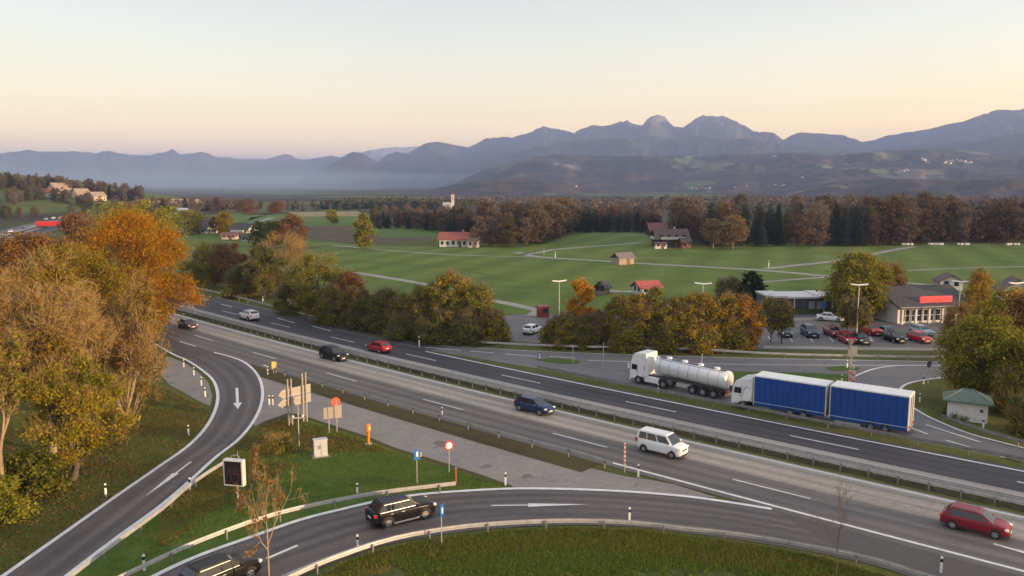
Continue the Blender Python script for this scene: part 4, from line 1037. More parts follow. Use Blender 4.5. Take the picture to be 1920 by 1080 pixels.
# speed display
o = thing('speed_display', 'dark electronic speed display board in a pale frame on a single post', 'display board', at(447, 957), R(-12))
pole(o, 2.0, .07); MB().box((-.25, .1, 3.05), (1.75, .5, 2.1), 0, 0, .04).build('frame', P('display_frame', (.62, .61, .58), .45), o)
sc_ = MB().box((-.25, -.155, 3.05), (1.5, .02, 1.86)).build('screen', P('display_black', (.018, .014, .018), .25), o)
dg = MB()
for x in (-.62, -.18, .12):
    dg.box((x, -.168, 3.25), (.04, .006, .55)); dg.box((x + .2, -.168, 3.25), (.04, .006, .55))
    for z in (2.99, 3.25, 3.51): dg.box((x + .1, -.168, z), (.2, .006, .04))
dg.build('digits', P('unlit_digits', (.055, .04, .05), .4), sc_)
ri = MB()
for i in range(24):
    a0, a1 = [2 * math.pi * (i + e) / 24 for e in (0, 1)]
    ri.prism([(-.1 + r * math.cos(a), 2.7 + r * math.sin(a)) for a, r in ((a0, .34), (a1, .34), (a1, .40), (a0, .40))], -.172, -.166)
ri.build('unlit_ring', P('unlit_ring', (.10, .03, .03), .4), sc_)
MB().path([(-.5, .1, 4.1), (-.5, .1, 4.3), (-.3, .1, 4.42), (.05, .1, 4.42), (.2, .1, 4.3), (.2, .1, 4.1)], .03, 6).cyl((.1, .1, 4.4), (.1, .1, 4.8), .02, .02, 6).build('antenna', GALV, o)
o.scale = (.88, .88, .93)
# small ones
o = thing('yellow_sign', 'small yellowish board with two posts at the off-ramp nose', 'road sign', at(513, 701), R(30))
MB().box((0, 0, 1.1), (.42, .05, .9), 0, 0, .01).build('sign_panel', YEL, o); MB().box((.32, .05, .95), (.2, .05, 1.1), 0, 0, .01).build('sign_panel', SGREY, o); pole(o, .9, .04); pole(o, .9, .03, .32)
o = thing('banner_sign', 'tall white roadside board with a teal top in front of the dark bushes', 'road sign', at(543.5, 584), R(60))
MB().box((0, 0, 1.9), (1.0, .08, 1.6), 0, 0, .02).build('sign_panel', SWHITE, o); MB().box((0, 0, 3.1), (1.1, .1, .8), 0, 0, .02).build('top_panel', TEAL, o)
MB().prism([(-.5, 3.5), (.5, 3.5), (0, 3.95)], -.05, .05).build('peak', TEAL, o)
for k in range(4): MB().box((-.02, -.046, 1.5 + k * .3), (.6, .012, .1)).build('text_line', P('banner_red', (.5, .12, .1), .5), o)
for x in (-.35, .35): pole(o, 1.2, .05, x, 0, P('teal_post', (.03, .22, .22), .5))
o = thing('median_sign', 'white square board standing in the median guardrail', 'road sign', at(358.5, 590), R(-20))
MB().box((0, 0, 1.75), (1.25, .08, 1.25), 0, 0, .02).build('sign_panel', SWHITE, o); MB().box((0, -.045, 1.95), (.9, .012, .12)).build('text_line', P('sign_mark', (.5, .2, .2), .5), o); MB().box((0, -.045, 1.55), (.7, .012, .12)).build('text_line', P('sign_mark', (.5, .2, .2), .5), o)
for x in (-.4, .4): pole(o, 1.2, .04, x)
for (a, b, hh, lab) in [(1074, 681, 2.3, 'thin grey pole on the small grass island of the exit road'), (1131, 687, 3.1, 'thin double pole left of the white truck cab')]:
    o = thing('sign_post', lab, 'pole', at(a, b), R(80)); pole(o, hh, .05); MB().box((0, 0, hh - .25), (.5, .04, .5)).build('sign_panel', SGREY, o)
    if b > 685: pole(o, hh, .04, .22)
o = thing('grey_sign', 'grey board back on a pole at the junction by the car park', 'road sign', at(1596, 692), R(10))
pole(o, 2.7, .06); MB().box((0, -.06, 2.3), (1.3, .06, 1.3), 0, 0, .02).build('sign_panel', P('sign_dark_grey', (.16, .17, .18), .5), o)
MB().cyl((-.25, -.02, 3.6), (-.25, .02, 3.6), .4, .4, 16).build('sign_disc', GREYF, o); pole(o, 3.6, .04, -.25)
o = thing('hazard_marker', 'orange and white warning board at the tip of the island behind the blue truck', 'road marker', at(1596, 733), R(-35))
MB().box((0, 0, 1.3), (.75, .07, 2.3), 0, 0, .02).build('marker_panel', P('marker_pale', (.62, .45, .34), .45), o)
for k in range(3): MB().box((0, -.03, .6 + k * .7), (.72, .05, .16), 0, 0, 0, .5).build('orange_stripe', ORED, o)
pole(o, .3, .05)
o = thing('round_sign', 'dark round sign back in front of the curved junction kerb', 'road sign', at(1735, 721), R(30))
MB().cyl((.5, -.02, 2.4), (.5, .02, 2.4), .42, .42, 18).build('sign_disc', GREYF, o); pole(o, 2.4, .04, .5)
o = thing('white_pole', 'slanting white pole behind the tank', 'pole', at(1315, 683), 0)
MB().cyl((0, 0, 0), (.1, 0, 1.4), .06, .06, 8).build('pole', SWHITE, o)

# ============================================================ street lamps
LAMPH = P('lamp_head', (.80, .78, .74), .35)
def lamp(px_, base, top, rz, label, arms=1):
    q = G(px_, base); h = ztop(q, top); o = thing('street_lamp', label, 'street lamp', (q[0], q[1], 0), rz, 'lamp posts in the car park')
    MB().cyl((0, 0, 0), (0, 0, h), .11, .065, 10).build('pole', GALV, o)
    for s in ((-1, 1) if arms == 2 else (1,)):
        MB().cyl((0, 0, h - .05), (s * .9, 0, h + .1), .035, .03, 6).build('arm', GALV, o)
        hd = MB().box((s * .62, 0, h + .12), (1.3, .42, .16), 0, 0, .05, -s * .1).build('lamp_head', LAMPH, o)
        MB().box((s * .62, 0, h + .03), (.9, .3, .03), 0, 0, 0, -s * .1).build('lamp_glass', LAMPG, hd)
lamp(1048, 608, 528, R(20), 'tall lamp post beside the yellow poplar', 2)
lamp(1315, 640, 533, R(-10), 'lamp post rising behind the yellow green hedge', 2)
lamp(1605, 642, 535, R(0), 'lamp post standing among the parked cars', 2)
lamp(1795, 612, 529, R(-20), 'lamp post beside the white house and the brown tree', 2)
lamp(1897, 640, 532, R(10), 'lamp post at the right edge above the brown tree crown', 2)

# ============================================================ buildings
def house(name, label, cat, base, rz, L, W, eave, ridge, wallm, roofm, ov=.5, door=True, wins=3, storeys=1, balcony=None, gable=None, chimney=False, win_m=None, group=None, z=None, front=-1):
    """gabled house, ridge along local x"""
    zz = float(hgt(base[0], base[1])) if z is None else z
    o = thing(name, label, cat, (base[0], base[1], zz), rz, group)
    w = MB().prism([(-W / 2, 0), (W / 2, 0), (W / 2, eave), (0, ridge - .08), (-W / 2, eave)], -L / 2, L / 2, 'x')
    wl = w.build('wall', wallm, o)
    if gable:
        for s in (-1, 1): MB().prism([(-W / 2 + .05, eave - .1), (W / 2 - .05, eave - .1), (0, ridge - .2)], s * L / 2 - .03, s * L / 2 + .03, 'x').build('gable_boards', gable, wl)
    sl = (ridge - eave) / (W / 2); e2 = eave - sl * ov; th = .18
    r = MB().prism([(-W / 2 - ov, e2), (0, ridge), (W / 2 + ov, e2), (W / 2 + ov, e2 + th), (0, ridge + th * 1.2), (-W / 2 - ov, e2 + th)], -L / 2 - ov, L / 2 + ov, 'x')
    rf = r.build('roof', roofm, o)
    if chimney: MB().box((L * .18, W * .12, ridge + .25), (.6, .6, 1.2)).build('chimney', P('chimney_plaster', (.4, .36, .33), .8), rf)
    wm = win_m or GLASS
    for f in range(storeys):
        zc = 1.5 + f * 2.6
        for k in range(wins):
            x = -L / 2 + L * (k + .5) / wins
            for s in (-1, 1):
                fr = MB().box((x, s * (W / 2 + .02), zc), (1.0, .06, 1.2)).build('window', wm, o)
                MB().box((x, s * (W / 2 + .035), zc - .66), (1.15, .1, .08)).build('sill', SGREY, fr)
        for s in (-1, 1):
            for y in (-W * .22, W * .22):
                MB().box((s * (L / 2 + .02), y, zc), (.06, .9, 1.1)).build('window', wm, o)
    if door: MB().box((L * .12, front * (W / 2 + .03), 1.0), (1.1, .08, 2.0)).build('door', P('wood_door', (.12, .07, .04), .6), o)
    if balcony:
        for s in (-1, 1): MB().box((s * (L / 2 + .5), 0, eave - .3), (1.0, W * .8, .9)).build('balcony', balcony, o)
        MB().box((0, front * (W / 2 + .5), eave - .3), (L * .8, 1.0, .9)).build('balcony', balcony, o)
    return o
PLW = P('white_plaster', (.62, .60, .57), .85, var=.06, vscale=1); PLC = P('cream_plaster', (.55, .45, .33), .85, var=.06, vscale=1)
TILE = P('red_roof_tiles', (.26, .075, .055), .8, var=.25, vscale=3); TILEB = P('brown_roof_tiles', (.10, .062, .058), .8, var=.25, vscale=3); TILEF = P('faded_roof_tiles', (.20, .08, .075), .8, var=.25, vscale=3); SLATE = P('dark_roof', (.055, .05, .05), .75, var=.25, vscale=3)
WOOD = P('dark_wood', (.055, .036, .026), .8, var=.3, vscale=4); WOODL = P('pale_boards', (.36, .27, .20), .8, var=.2, vscale=3); GREENR = P('green_tin_roof', (.085, .125, .10), .6, var=.2, vscale=2)
GRAYW = P('grey_render', (.42, .41, .39), .85, var=.08, vscale=1)
def mid(a, b): return (G(*a) + G(*b)) / 2
q = G(1262, 465); house('farmhouse', 'big dark wooden farmhouse with a wide brown roof and white balcony in the meadow', 'farmhouse', q + np.array((0, 7)), R(4), 11.5, 9, 3.7, 6.5, WOOD, TILEB, 1.0, True, 4, 2, balcony=P('balcony_white', (.55, .52, .48), .7), chimney=True)
o = house('annex', 'low white annex in front of the big wooden farmhouse', 'farm building', G(1238, 466), R(4), 4.2, 2.6, 1.6, 2.2, PLW, TILEB, .3, True, 2)
o = house('barn', 'low barn with a rust red end wall beside the wooden farmhouse', 'barn', G(1284, 465), R(4), 3.2, 4.6, 2.6, 3.7, P('rust_boards', (.22, .075, .045), .8), TILEB, .5, True, 2)
q = G(1233, 441); house('farmhouse', 'farmhouse with a faded red roof at the forest edge behind the wooden one', 'farmhouse', q, R(8), 9, 8, 2.4, 5.6, WOOD, TILEF, .8, True, 3)
q = G(856, 463); house('farmhouse', 'long white farmhouse with a red roof below the brown wood', 'farmhouse', q + np.array((0, 4)), R(-3), 12.5, 8, 3.0, 5.2, PLW, TILE, .7, True, 6, 1, chimney=True)
house('stable', 'small white stable with grey doors right of the long red roofed farmhouse', 'barn', G(888, 463.5), R(-3), 3.8, 5, 2.4, 3.4, GRAYW, TILEB, .3, True, 2)
q = mid((1150, 494), (1190, 499)); house('field_barn', 'wooden field barn with pale boards on the meadow path', 'barn', q + np.array((0, 2.0)), R(28), 5.3, 3.7, 2.1, 3.3, WOODL, P('grey_shingles', (.17, .145, .135), .8, var=.2), .45, True, 0, 0, gable=WOOD)
q = G(1129, 552); house('shed', 'small dark shed with grey blue roof next to the yellow poplar', 'shed', q, R(60), 2.6, 2.4, 1.7, 2.8, P('pinkish_boards', (.22, .15, .13), .8), SLATE, .4, True, 1)
q = G(1212, 553); house('garage', 'white garage with a bright red roof behind the hedge', 'garage', q, R(20), 4.6, 3.6, 1.9, 2.9, PLW, P('bright_tiles', (.36, .085, .07), .8, var=.15, vscale=3), .55, True, 2)
q = G(1815, 790)
def hut():
    o = thing('hut', 'small white hut with a green hipped roof under the big tree', 'hut', (q[0] + .3, q[1] + .9, 0), R(-27))
    L, W, e, r = 3.5, 2.8, 2.05, 3.05
    MB().box((0, 0, e / 2), (L, W, e)).build('wall', PLW, o)
    V = [(-L / 2 - .45, -W / 2 - .45, e - .05), (L / 2 + .45, -W / 2 - .45, e - .05), (L / 2 + .45, W / 2 + .45, e - .05), (-L / 2 - .45, W / 2 + .45, e - .05)]
    V2 = [(x, y, z + .12) for x, y, z in V]; T = [(-.5, 0, r), (.5, 0, r)]
    rf = MB().add(V + V2 + T, [(3, 2, 1, 0), (0, 1, 5, 4), (1, 2, 6, 5), (2, 3, 7, 6), (3, 0, 4, 7), (4, 5, 9, 8), (5, 6, 9), (6, 7, 8, 9), (7, 4, 8)]).build('roof', GREENR, o)
    MB().path([V2[0], T[0], T[1], V2[1]], .06, 6).build('ridge_cap', P('green_ridge', (.11, .16, .13), .5), rf)
    MB().box((-L / 2 - .03, -.4, .95), (.08, .9, 1.85)).build('door', P('dark_door', (.05, .045, .045), .6), o)
    MB().box((1.2, -W / 2 - .03, 1.3), (.3, .06, .3)).build('vent', GREYF, o)
hut()
q = G(1704, 606)
def restaurant():
    o = thing('restaurant', 'white restaurant with dark roof, pillared front and red lettering on the roof', 'restaurant', (q[0] + 3.4, q[1] + 6.2, 0), R(12))
    L, W, e, r = 14, 11, 3.0, 5.5
    MB().prism([(-W / 2, 0), (W / 2, 0), (W / 2, e), (0, r - .1), (-W / 2, e)], -L / 2, L / 2, 'x').build('wall', PLW, o)
    rf = MB().prism([(-W / 2 - 1.0, e - .45), (0, r), (W / 2 + 1, e - .45), (W / 2 + 1, e - .2), (0, r + .25), (-W / 2 - 1, e - .2)], -L / 2 - .4, L / 2 + .6, 'x').build('roof', SLATE, o)
    for k in range(6): MB().box((-L / 2 + .3 + k * 2.6, -W / 2 - .75, 1.4), (.32, .32, 2.8)).build('pillar', PLW, o)
    MB().box((0, -W / 2 - .75, 2.72), (L, .3, .35)).build('beam', PLW, o)
    for k in range(6):
        f = MB().box((-L / 2 + 1.4 + k * 2.3, -W / 2 - .03, 1.35), (1.7, .08, 1.9)).build('window', GLASS, o)
        MB().box((-L / 2 + 1.4 + k * 2.3, -W / 2 - .06, 1.35), (1.75, .06, .09)).build('glazing_bar', PLW, f); MB().box((-L / 2 + 1.4 + k * 2.3, -W / 2 - .06, 1.35), (.09, .065, 1.95)).build('glazing_bar', PLW, f)
    MB().box((-L / 2 - .03, 1.6, 1.2), (.06, 1.2, 1.0)).build('window', GLASS, o)
    MB().box((-L / 2 - .03, .3, 3.9), (.06, .7, 1.0)).build('window', GLASS, o)
    a = math.atan2(r - e + .45, W / 2 + 1)
    sg = MB().box((.6, -W / 2 * .93, e + .85), (6.4, .14, 1.25), 0, 0, .05).build('roof_sign', P('sign_deep_red', (.34, .002, .012), .5, emit=((1, .01, .04), .10)), o)
    lt = MB(); rr_ = random.Random(3); x = -2.3
    while x < 3.3:
        w_ = rr_.choice((.32, .42, .5)); z0 = e + .52; h_ = .55 if rr_.random() < .7 else .75
        lt.box((x, -W / 2 * .93 - .09, z0 + h_ / 2), (.09, .05, h_))
        if rr_.random() < .8: lt.box((x + w_ - .1, -W / 2 * .93 - .09, z0 + h_ / 2), (.09, .05, h_))
        lt.box((x + w_ / 2 - .05, -W / 2 * .93 - .09, z0 + rr_.choice((.04, h_ - .04, h_ / 2))), (w_ - .1, .05, .09)); x += w_ + .14
    lt.build('lettering', P('pale_red', (.55, .05, .07), .5, emit=((1, .05, .08), .06)), sg)
restaurant()
q = G(1500, 590)
def pavilion():
    o = thing('service_pavilion', 'long flat roofed pavilion with grey blue glass front behind the car park', 'pavilion', (q[0] + 1.2, q[1] + 5, 0), R(2))
    L, W, H = 13.5, 6, 2.9
    MB().box((0, 0, H / 2), (L, W, H)).build('wall', P('pavilion_grey', (.10, .10, .105), .7), o)
    for x0, w_, dz in ((-5.2, 3.4, .0), (-.7, 6.0, -.15), (4.6, 4.4, .0)):
        MB().box((x0, -.5, H + .25 + dz), (w_, W + 1.6, .35), 0, 0, .03).build('roof', P('flat_roof_white', (.55, .53, .55), .6), o)
    for k in range(5):
        f = MB().box((-5.0 + k * 1.7, -W / 2 - .03, 1.75), (1.45, .08, 1.3)).build('window', P('pavilion_glass', (.10, .12, .16), .1, spec=.8), o)
        MB().box((-5.0 + k * 1.7, -W / 2 - .07, 1.75), (.07, .05, 1.3)).build('glazing_bar', SGREY, f)
    for x in (1.5, 3.0): MB().box((x, -W / 2 - .03, 1.1), (1.1, .1, 2.1)).build('door', P('frame_pale', (.42, .42, .42), .5), o)
    for x in (-2.2, 4.8): MB().cyl((x, -W / 2 - 1.2, 0), (x, -W / 2 - 1.2, H + .2), .07, .07, 8).build('post', SWHITE, o)
    MB().box((0, -W / 2 - 1.6, .5), (L, .3, 1.0)).build('hedge_planter', P('planter_green', (.05, .08, .025), .9, var=.4, vscale=4), o)
pavilion()
o = thing('info_sign', 'small blue information sign at the corner of the flat roofed pavilion', 'sign', at(1544, 594), R(5)); pole(o, 2.4, .05); MB().box((0, -.05, 2.2), (.8, .06, 1.0), 0, 0, .02).build('sign_panel', P('info_blue', (.05, .16, .5), .4), o)
o = thing('bench', 'orange bench beside the tree at the edge of the car park', 'bench', at(1588, 590), R(3)); MB().box((0, 0, .5), (3.0, .5, .1), 0, 0, .02).build('seat', ORED, o); MB().box((0, .25, .85), (3.0, .08, .4), 0, 0, .02).build('backrest', ORED, o)
for x in (-1.3, 0, 1.3): MB().box((x, 0, .24), (.1, .4, .46)).build('leg', GREYF, o)
q = G(1783, 545); house('house', 'white house with brown roof behind the restaurant', 'house', q + np.array((1, 3)), R(75), 5, 4.6, 2.0, 3.4, PLW, TILEB, .6, True, 2)
q = G(1918, 566); house('house', 'house with white gable and brown roof at the right edge', 'house', q + np.array((0, 3)), R(70), 6, 5.5, 2.4, 4.4, PLW, TILEB, .6, True, 2)
o = thing('kiosk', 'small dark red kiosk at the far end of the car park', 'kiosk', at(1018, 594), R(10))
MB().box((0, 0, .95), (2.0, 1.6, 1.9)).build('wall', P('kiosk_red', (.20, .03, .03), .6), o); MB().box((0, 0, 1.98), (2.4, 2.0, .16), 0, 0, .03).build('roof', TILEF, o); MB().box((.3, -.82, 1.2), (.9, .05, .7)).build('window', GLASS, o)
# church behind the wood
def church():
    b = G(849, 391.5); o = thing('church', 'white village church with slim tower above the brown wood', 'church', (b[0], b[1], 0), R(0))
    k = b[1] / FPX; tw = 5.2 * k; zt = ztop(b, 360)
    MB().box((0, 0, (zt - 3) / 2), (tw, tw, zt - 3)).build('tower', PLW, o)
    MB().prism([(-tw / 2 - .2, -tw / 2 - .2), (tw / 2 + .2, -tw / 2 - .2), (tw / 2 + .2, tw / 2 + .2), (-tw / 2 - .2, tw / 2 + .2)], zt - 3, zt - 2.4, 'z').build('cornice', PLW, o)
    MB().ring([[(x * s_, y * s_, z) for x, y in ((-tw / 2, -tw / 2), (tw / 2, -tw / 2), (tw / 2, tw / 2), (-tw / 2, tw / 2))] for s_, z in ((1.05, zt - 2.4), (.9, zt - 1), (.35, zt + 1.2), (.05, zt + 3))], 0, False).build('spire', TILEB, o)
    nl = 15 * k; zn = ztop(b, 384)
    MB().prism([(-4.5, 0), (4.5, 0), (4.5, zn - 2.5), (0, zn + 2), (-4.5, zn - 2.5)], -tw / 2 - nl, -tw / 2, 'x').build('nave', PLW, o)
    MB().prism([(-5, zn - 2.9), (0, zn + 2.05), (5, zn - 2.9), (5, zn - 2.5), (0, zn + 2.5), (-5, zn - 2.5)], -tw / 2 - nl - .3, -tw / 2 + .0, 'x').build('roof', P('church_roof', (.40, .39, .36), .7), o)
    for s in (-1, 1): MB().box((0, s * (tw / 2 + .03), zt - 6), (tw * .3, .1, 2.4)).build('belfry_opening', GREYF, o)
church()
# farms on the left hill and below it
def hillhouse(px_, py_, rz, L, W, e, r, wm, rm, lab, **k): return house(k.pop('name', 'house'), lab, k.pop('cat', 'house'), GT(px_, py_), rz, L, W, e, r, wm, rm, .7, True, 3, 1, **k)
hillhouse(96, 371, R(15), 12, 9, 4, 7, PLW, TILE, 'white house with red roof, front one on the left hill')
hillhouse(112, 364, R(60), 14, 11, 5, 9.5, PLC, P('pale_tiles', (.34, .24, .17), .8), 'big house with glowing pale roof on the hill above the white house')
hillhouse(152, 372, R(55), 11, 10, 4, 8, PLC, P('pale_tiles', (.34, .24, .17), .8), 'left one of two pale roofed houses further along the hill')
hillhouse(166, 376, R(20), 6, 5, 3, 5, GRAYW, SLATE, 'small dark roofed house between the two pale roofed ones')
hillhouse(182, 377, R(58), 11, 10, 4, 7.5, PLC, P('pale_tiles', (.34, .24, .17), .8), 'right one of two pale roofed houses further along the hill')
hillhouse(340, 391, R(8), 34, 14, 4.5, 8, PLC, P('orange_pale_roof', (.50, .30, .18), .8), 'very long hall with a pale orange roof behind the autumn tree', name='hall', cat='hall')
hillhouse(268, 388, R(0), 12, 9, 3.5, 6, PLC, TILE, 'low house with pale wall just left of the long orange hall')
hillhouse(342, 401, R(5), 16, 8, 3, 4.5, PLW, P('white_roof', (.6, .6, .58), .6), 'white flat shed in front of the long orange hall', name='shed', cat='shed')
hillhouse(391, 437, R(-10), 9, 8, 4, 7, PLW, SLATE, 'white farmhouse with grey roof beside the lane below the hill')
hillhouse(374, 438, R(-5), 9, 6, 2, 4, GRAYW, SLATE, 'low grey shed left of the white farmhouse by the lane', name='shed', cat='shed')
hillhouse(458, 447, R(-25), 9, 7, 3.6, 6.4, GRAYW, SLATE, 'grey house with white balcony at the bend of the lane', balcony=P('balcony_white', (.55, .52, .48), .7))
hillhouse(472, 453, R(-25), 6, 5, 2, 3.2, GRAYW, SLATE, 'dark shed in front of the grey house at the lane bend', name='shed', cat='shed')
hillhouse(432, 449, R(0), 6, 4, 1.8, 2.6, PLC, TILEF, 'little reddish shed left of the grey house at the lane bend', name='shed', cat='shed')
# villages on the far slopes
vr = random.Random(9)
VM = P('village_white', (.55, .53, .50), .8); VR = TILEF
vw = MB().prism([(-4.5, 0), (4.5, 0), (4.5, 5), (0, 8), (-4.5, 5)], -6, 6, 'x').mesh('wall', VM)
vrf = MB().prism([(-5.2, 4.6), (0, 8.1), (5.2, 4.6), (5.2, 5), (0, 8.6), (-5.2, 5)], -6.5, 6.5, 'x').mesh('roof', VR)
dg_ = None
def village(pts, hill, label, group, s=1.0):
    from mathutils.bvhtree import BVHTree
    ob = bpy.data.objects[hill]
    if hill not in BV:
        me = ob.data; BV[hill] = BVHTree.FromPolygons([v.co for v in me.vertices], [p.vertices for p in me.polygons])
    for a, b in pts:
        d = Vector(ray(a, b)).normalized(); loc, nor, idx, dist = BV[hill].ray_cast(Vector((0, 0, CAMH)), d)
        if loc is None: 
            continue
        o = thing('village_house', label, 'house', loc - Vector((0, 0, 1.0)), vr.uniform(0, 3.1), group)
        k = s * vr.uniform(.8, 1.3)
        for nm, me in (('wall', vw), ('roof', vrf)):
            c = link(nm, me, o); c.scale = (k, k, k)
BV = {}
village([(1729, 298), (1733, 301), (1738, 305), (1741, 306), (1771, 306), (1775, 304), (1783, 302), (1788, 304), (1794, 300), (1800, 303), (1808, 304), (1815, 306), (1820, 305), (1780, 307)], 'hills', 'white house of the village high on the wooded slope', 'village on the high slope', .85)
village([(1688, 320), (1694, 321), (1700, 320), (1452, 294), (1455, 295)], 'hills', 'lone white farm on the hazy slope', 'lone farms on the slope', .8)
village([(1298, 353), (1306, 354), (1316, 353), (1322, 354), (1330, 354), (1400, 349), (1455, 347), (1464, 349), (1470, 348), (1378, 352), (1080, 350), (1504, 333)], 'hills', 'small house of the hazy village behind the forest', 'village behind the forest', .6)
# wrapped bales along the forest edge
BALE = P('bale_wrap', (.50, .50, .46), .5)
bm_ = MB().cyl((-.6, 0, .62), (.6, 0, .62), .62, .62, 14).mesh('hay_bale', BALE)
for k, xx in enumerate([1693, 1697, 1701, 1705, 1709, 1742, 1746, 1750, 1754, 1758, 1762, 1766, 1797, 1803, 1811, 1815, 1889, 1895, 1903, 1909]):
    q = G(xx, 460.5 - .1 * (k % 2)); o = link('hay_bale', bm_); o.scale = (.8, .8, .8); o.location = (q[0], q[1], .02); o.rotation_euler = (0, 0, rnd.uniform(-.3, .3))
    tag(o, 'white wrapped hay bale in the row along the forest edge', 'hay bale', 'hay bales along the forest edge')
# ============================================================ trees
BARK = P('bark', (.10, .075, .052), .9, var=.3, vscale=2); BARKD = P('dark_bark', (.045, .036, .028), .9, var=.3, vscale=2); BARKP = P('pale_bark', (.34, .24, .155), .85, var=.25, vscale=2)
def tube(V, Qs, pts, r0, r1, k=5):
    pts = np.asarray(pts, float); n = len(pts); d = np.gradient(pts, axis=0); d /= np.linalg.norm(d, axis=1)[:, None] + 1e-9
    up = np.array((.3, .2, .93)); a = np.cross(d, up); a /= np.linalg.norm(a, axis=1)[:, None] + 1e-9; b = np.cross(d, a)
    rr_ = np.linspace(r0, r1, n)[:, None, None]; th = np.arange(k) * 2 * math.pi / k
    P_ = pts[:, None, :] + rr_ * (a[:, None, :] * np.cos(th)[None, :, None] + b[:, None, :] * np.sin(th)[None, :, None])
    base = sum(len(v) for v in V); V.append(P_.reshape(-1, 3))
    i, j = np.meshgrid(np.arange(n - 1), np.arange(k), indexing='ij'); j2 = (j + 1) % k
    Qs.append((base + np.stack([i * k + j, i * k + j2, (i + 1) * k + j2, (i + 1) * k + j], 2)).reshape(-1, 4))
def bez(a, b, c, n=6):
    t = np.linspace(0, 1, n)[:, None]; return a * (1 - t) ** 2 + 2 * b * t * (1 - t) + c * t * t
def unit(rng, n):
    v = rng.normal(size=(n, 3)); return v / np.linalg.norm(v, axis=1)[:, None]
def leaf_quads(rng, C, size, asp=.65):
    n = len(C); nr = unit(rng, n); nr[:, 2] = np.abs(nr[:, 2]) + .25; nr /= np.linalg.norm(nr, axis=1)[:, None]
    t = np.cross(nr, unit(rng, n)); t /= np.linalg.norm(t, axis=1)[:, None] + 1e-9; b = np.cross(nr, t)
    s = (size * rng.uniform(.6, 1.35, n))[:, None]
    return np.stack([C - t * s, C + b * s * asp, C + t * s, C - b * s * asp], 1).reshape(-1, 3)
def twig_quads(rng, C, D, L, w):
    n = len(C); s = np.cross(D, unit(rng, n)); s /= np.linalg.norm(s, axis=1)[:, None] + 1e-9
    l = (L * rng.uniform(.5, 1.3, n))[:, None]; E = C + D * l
    return np.stack([C - s * w, C + s * w, E + s * w * .35, E - s * w * .35], 1).reshape(-1, 3)
SHAPES = {
    'round': lambda t: np.sqrt(np.clip(1 - (1.9 * t - .82) ** 2 / 1.18, 0.02, 1)),
    'bush': lambda t: np.sqrt(np.clip(1 - (1.25 * t - .25) ** 2, 0.03, 1)),
    'column': lambda t: np.clip(np.sin(math.pi * np.clip(t * .9 + .07, 0, 1)), .05, 1) ** .6,
    'vase': lambda t: np.clip(.35 + 1.1 * t, 0, 1) * np.sqrt(np.clip(1.05 - t ** 4, .02, 1)),
    'cone': lambda t: np.clip(1.02 - t, .02, 1),
}
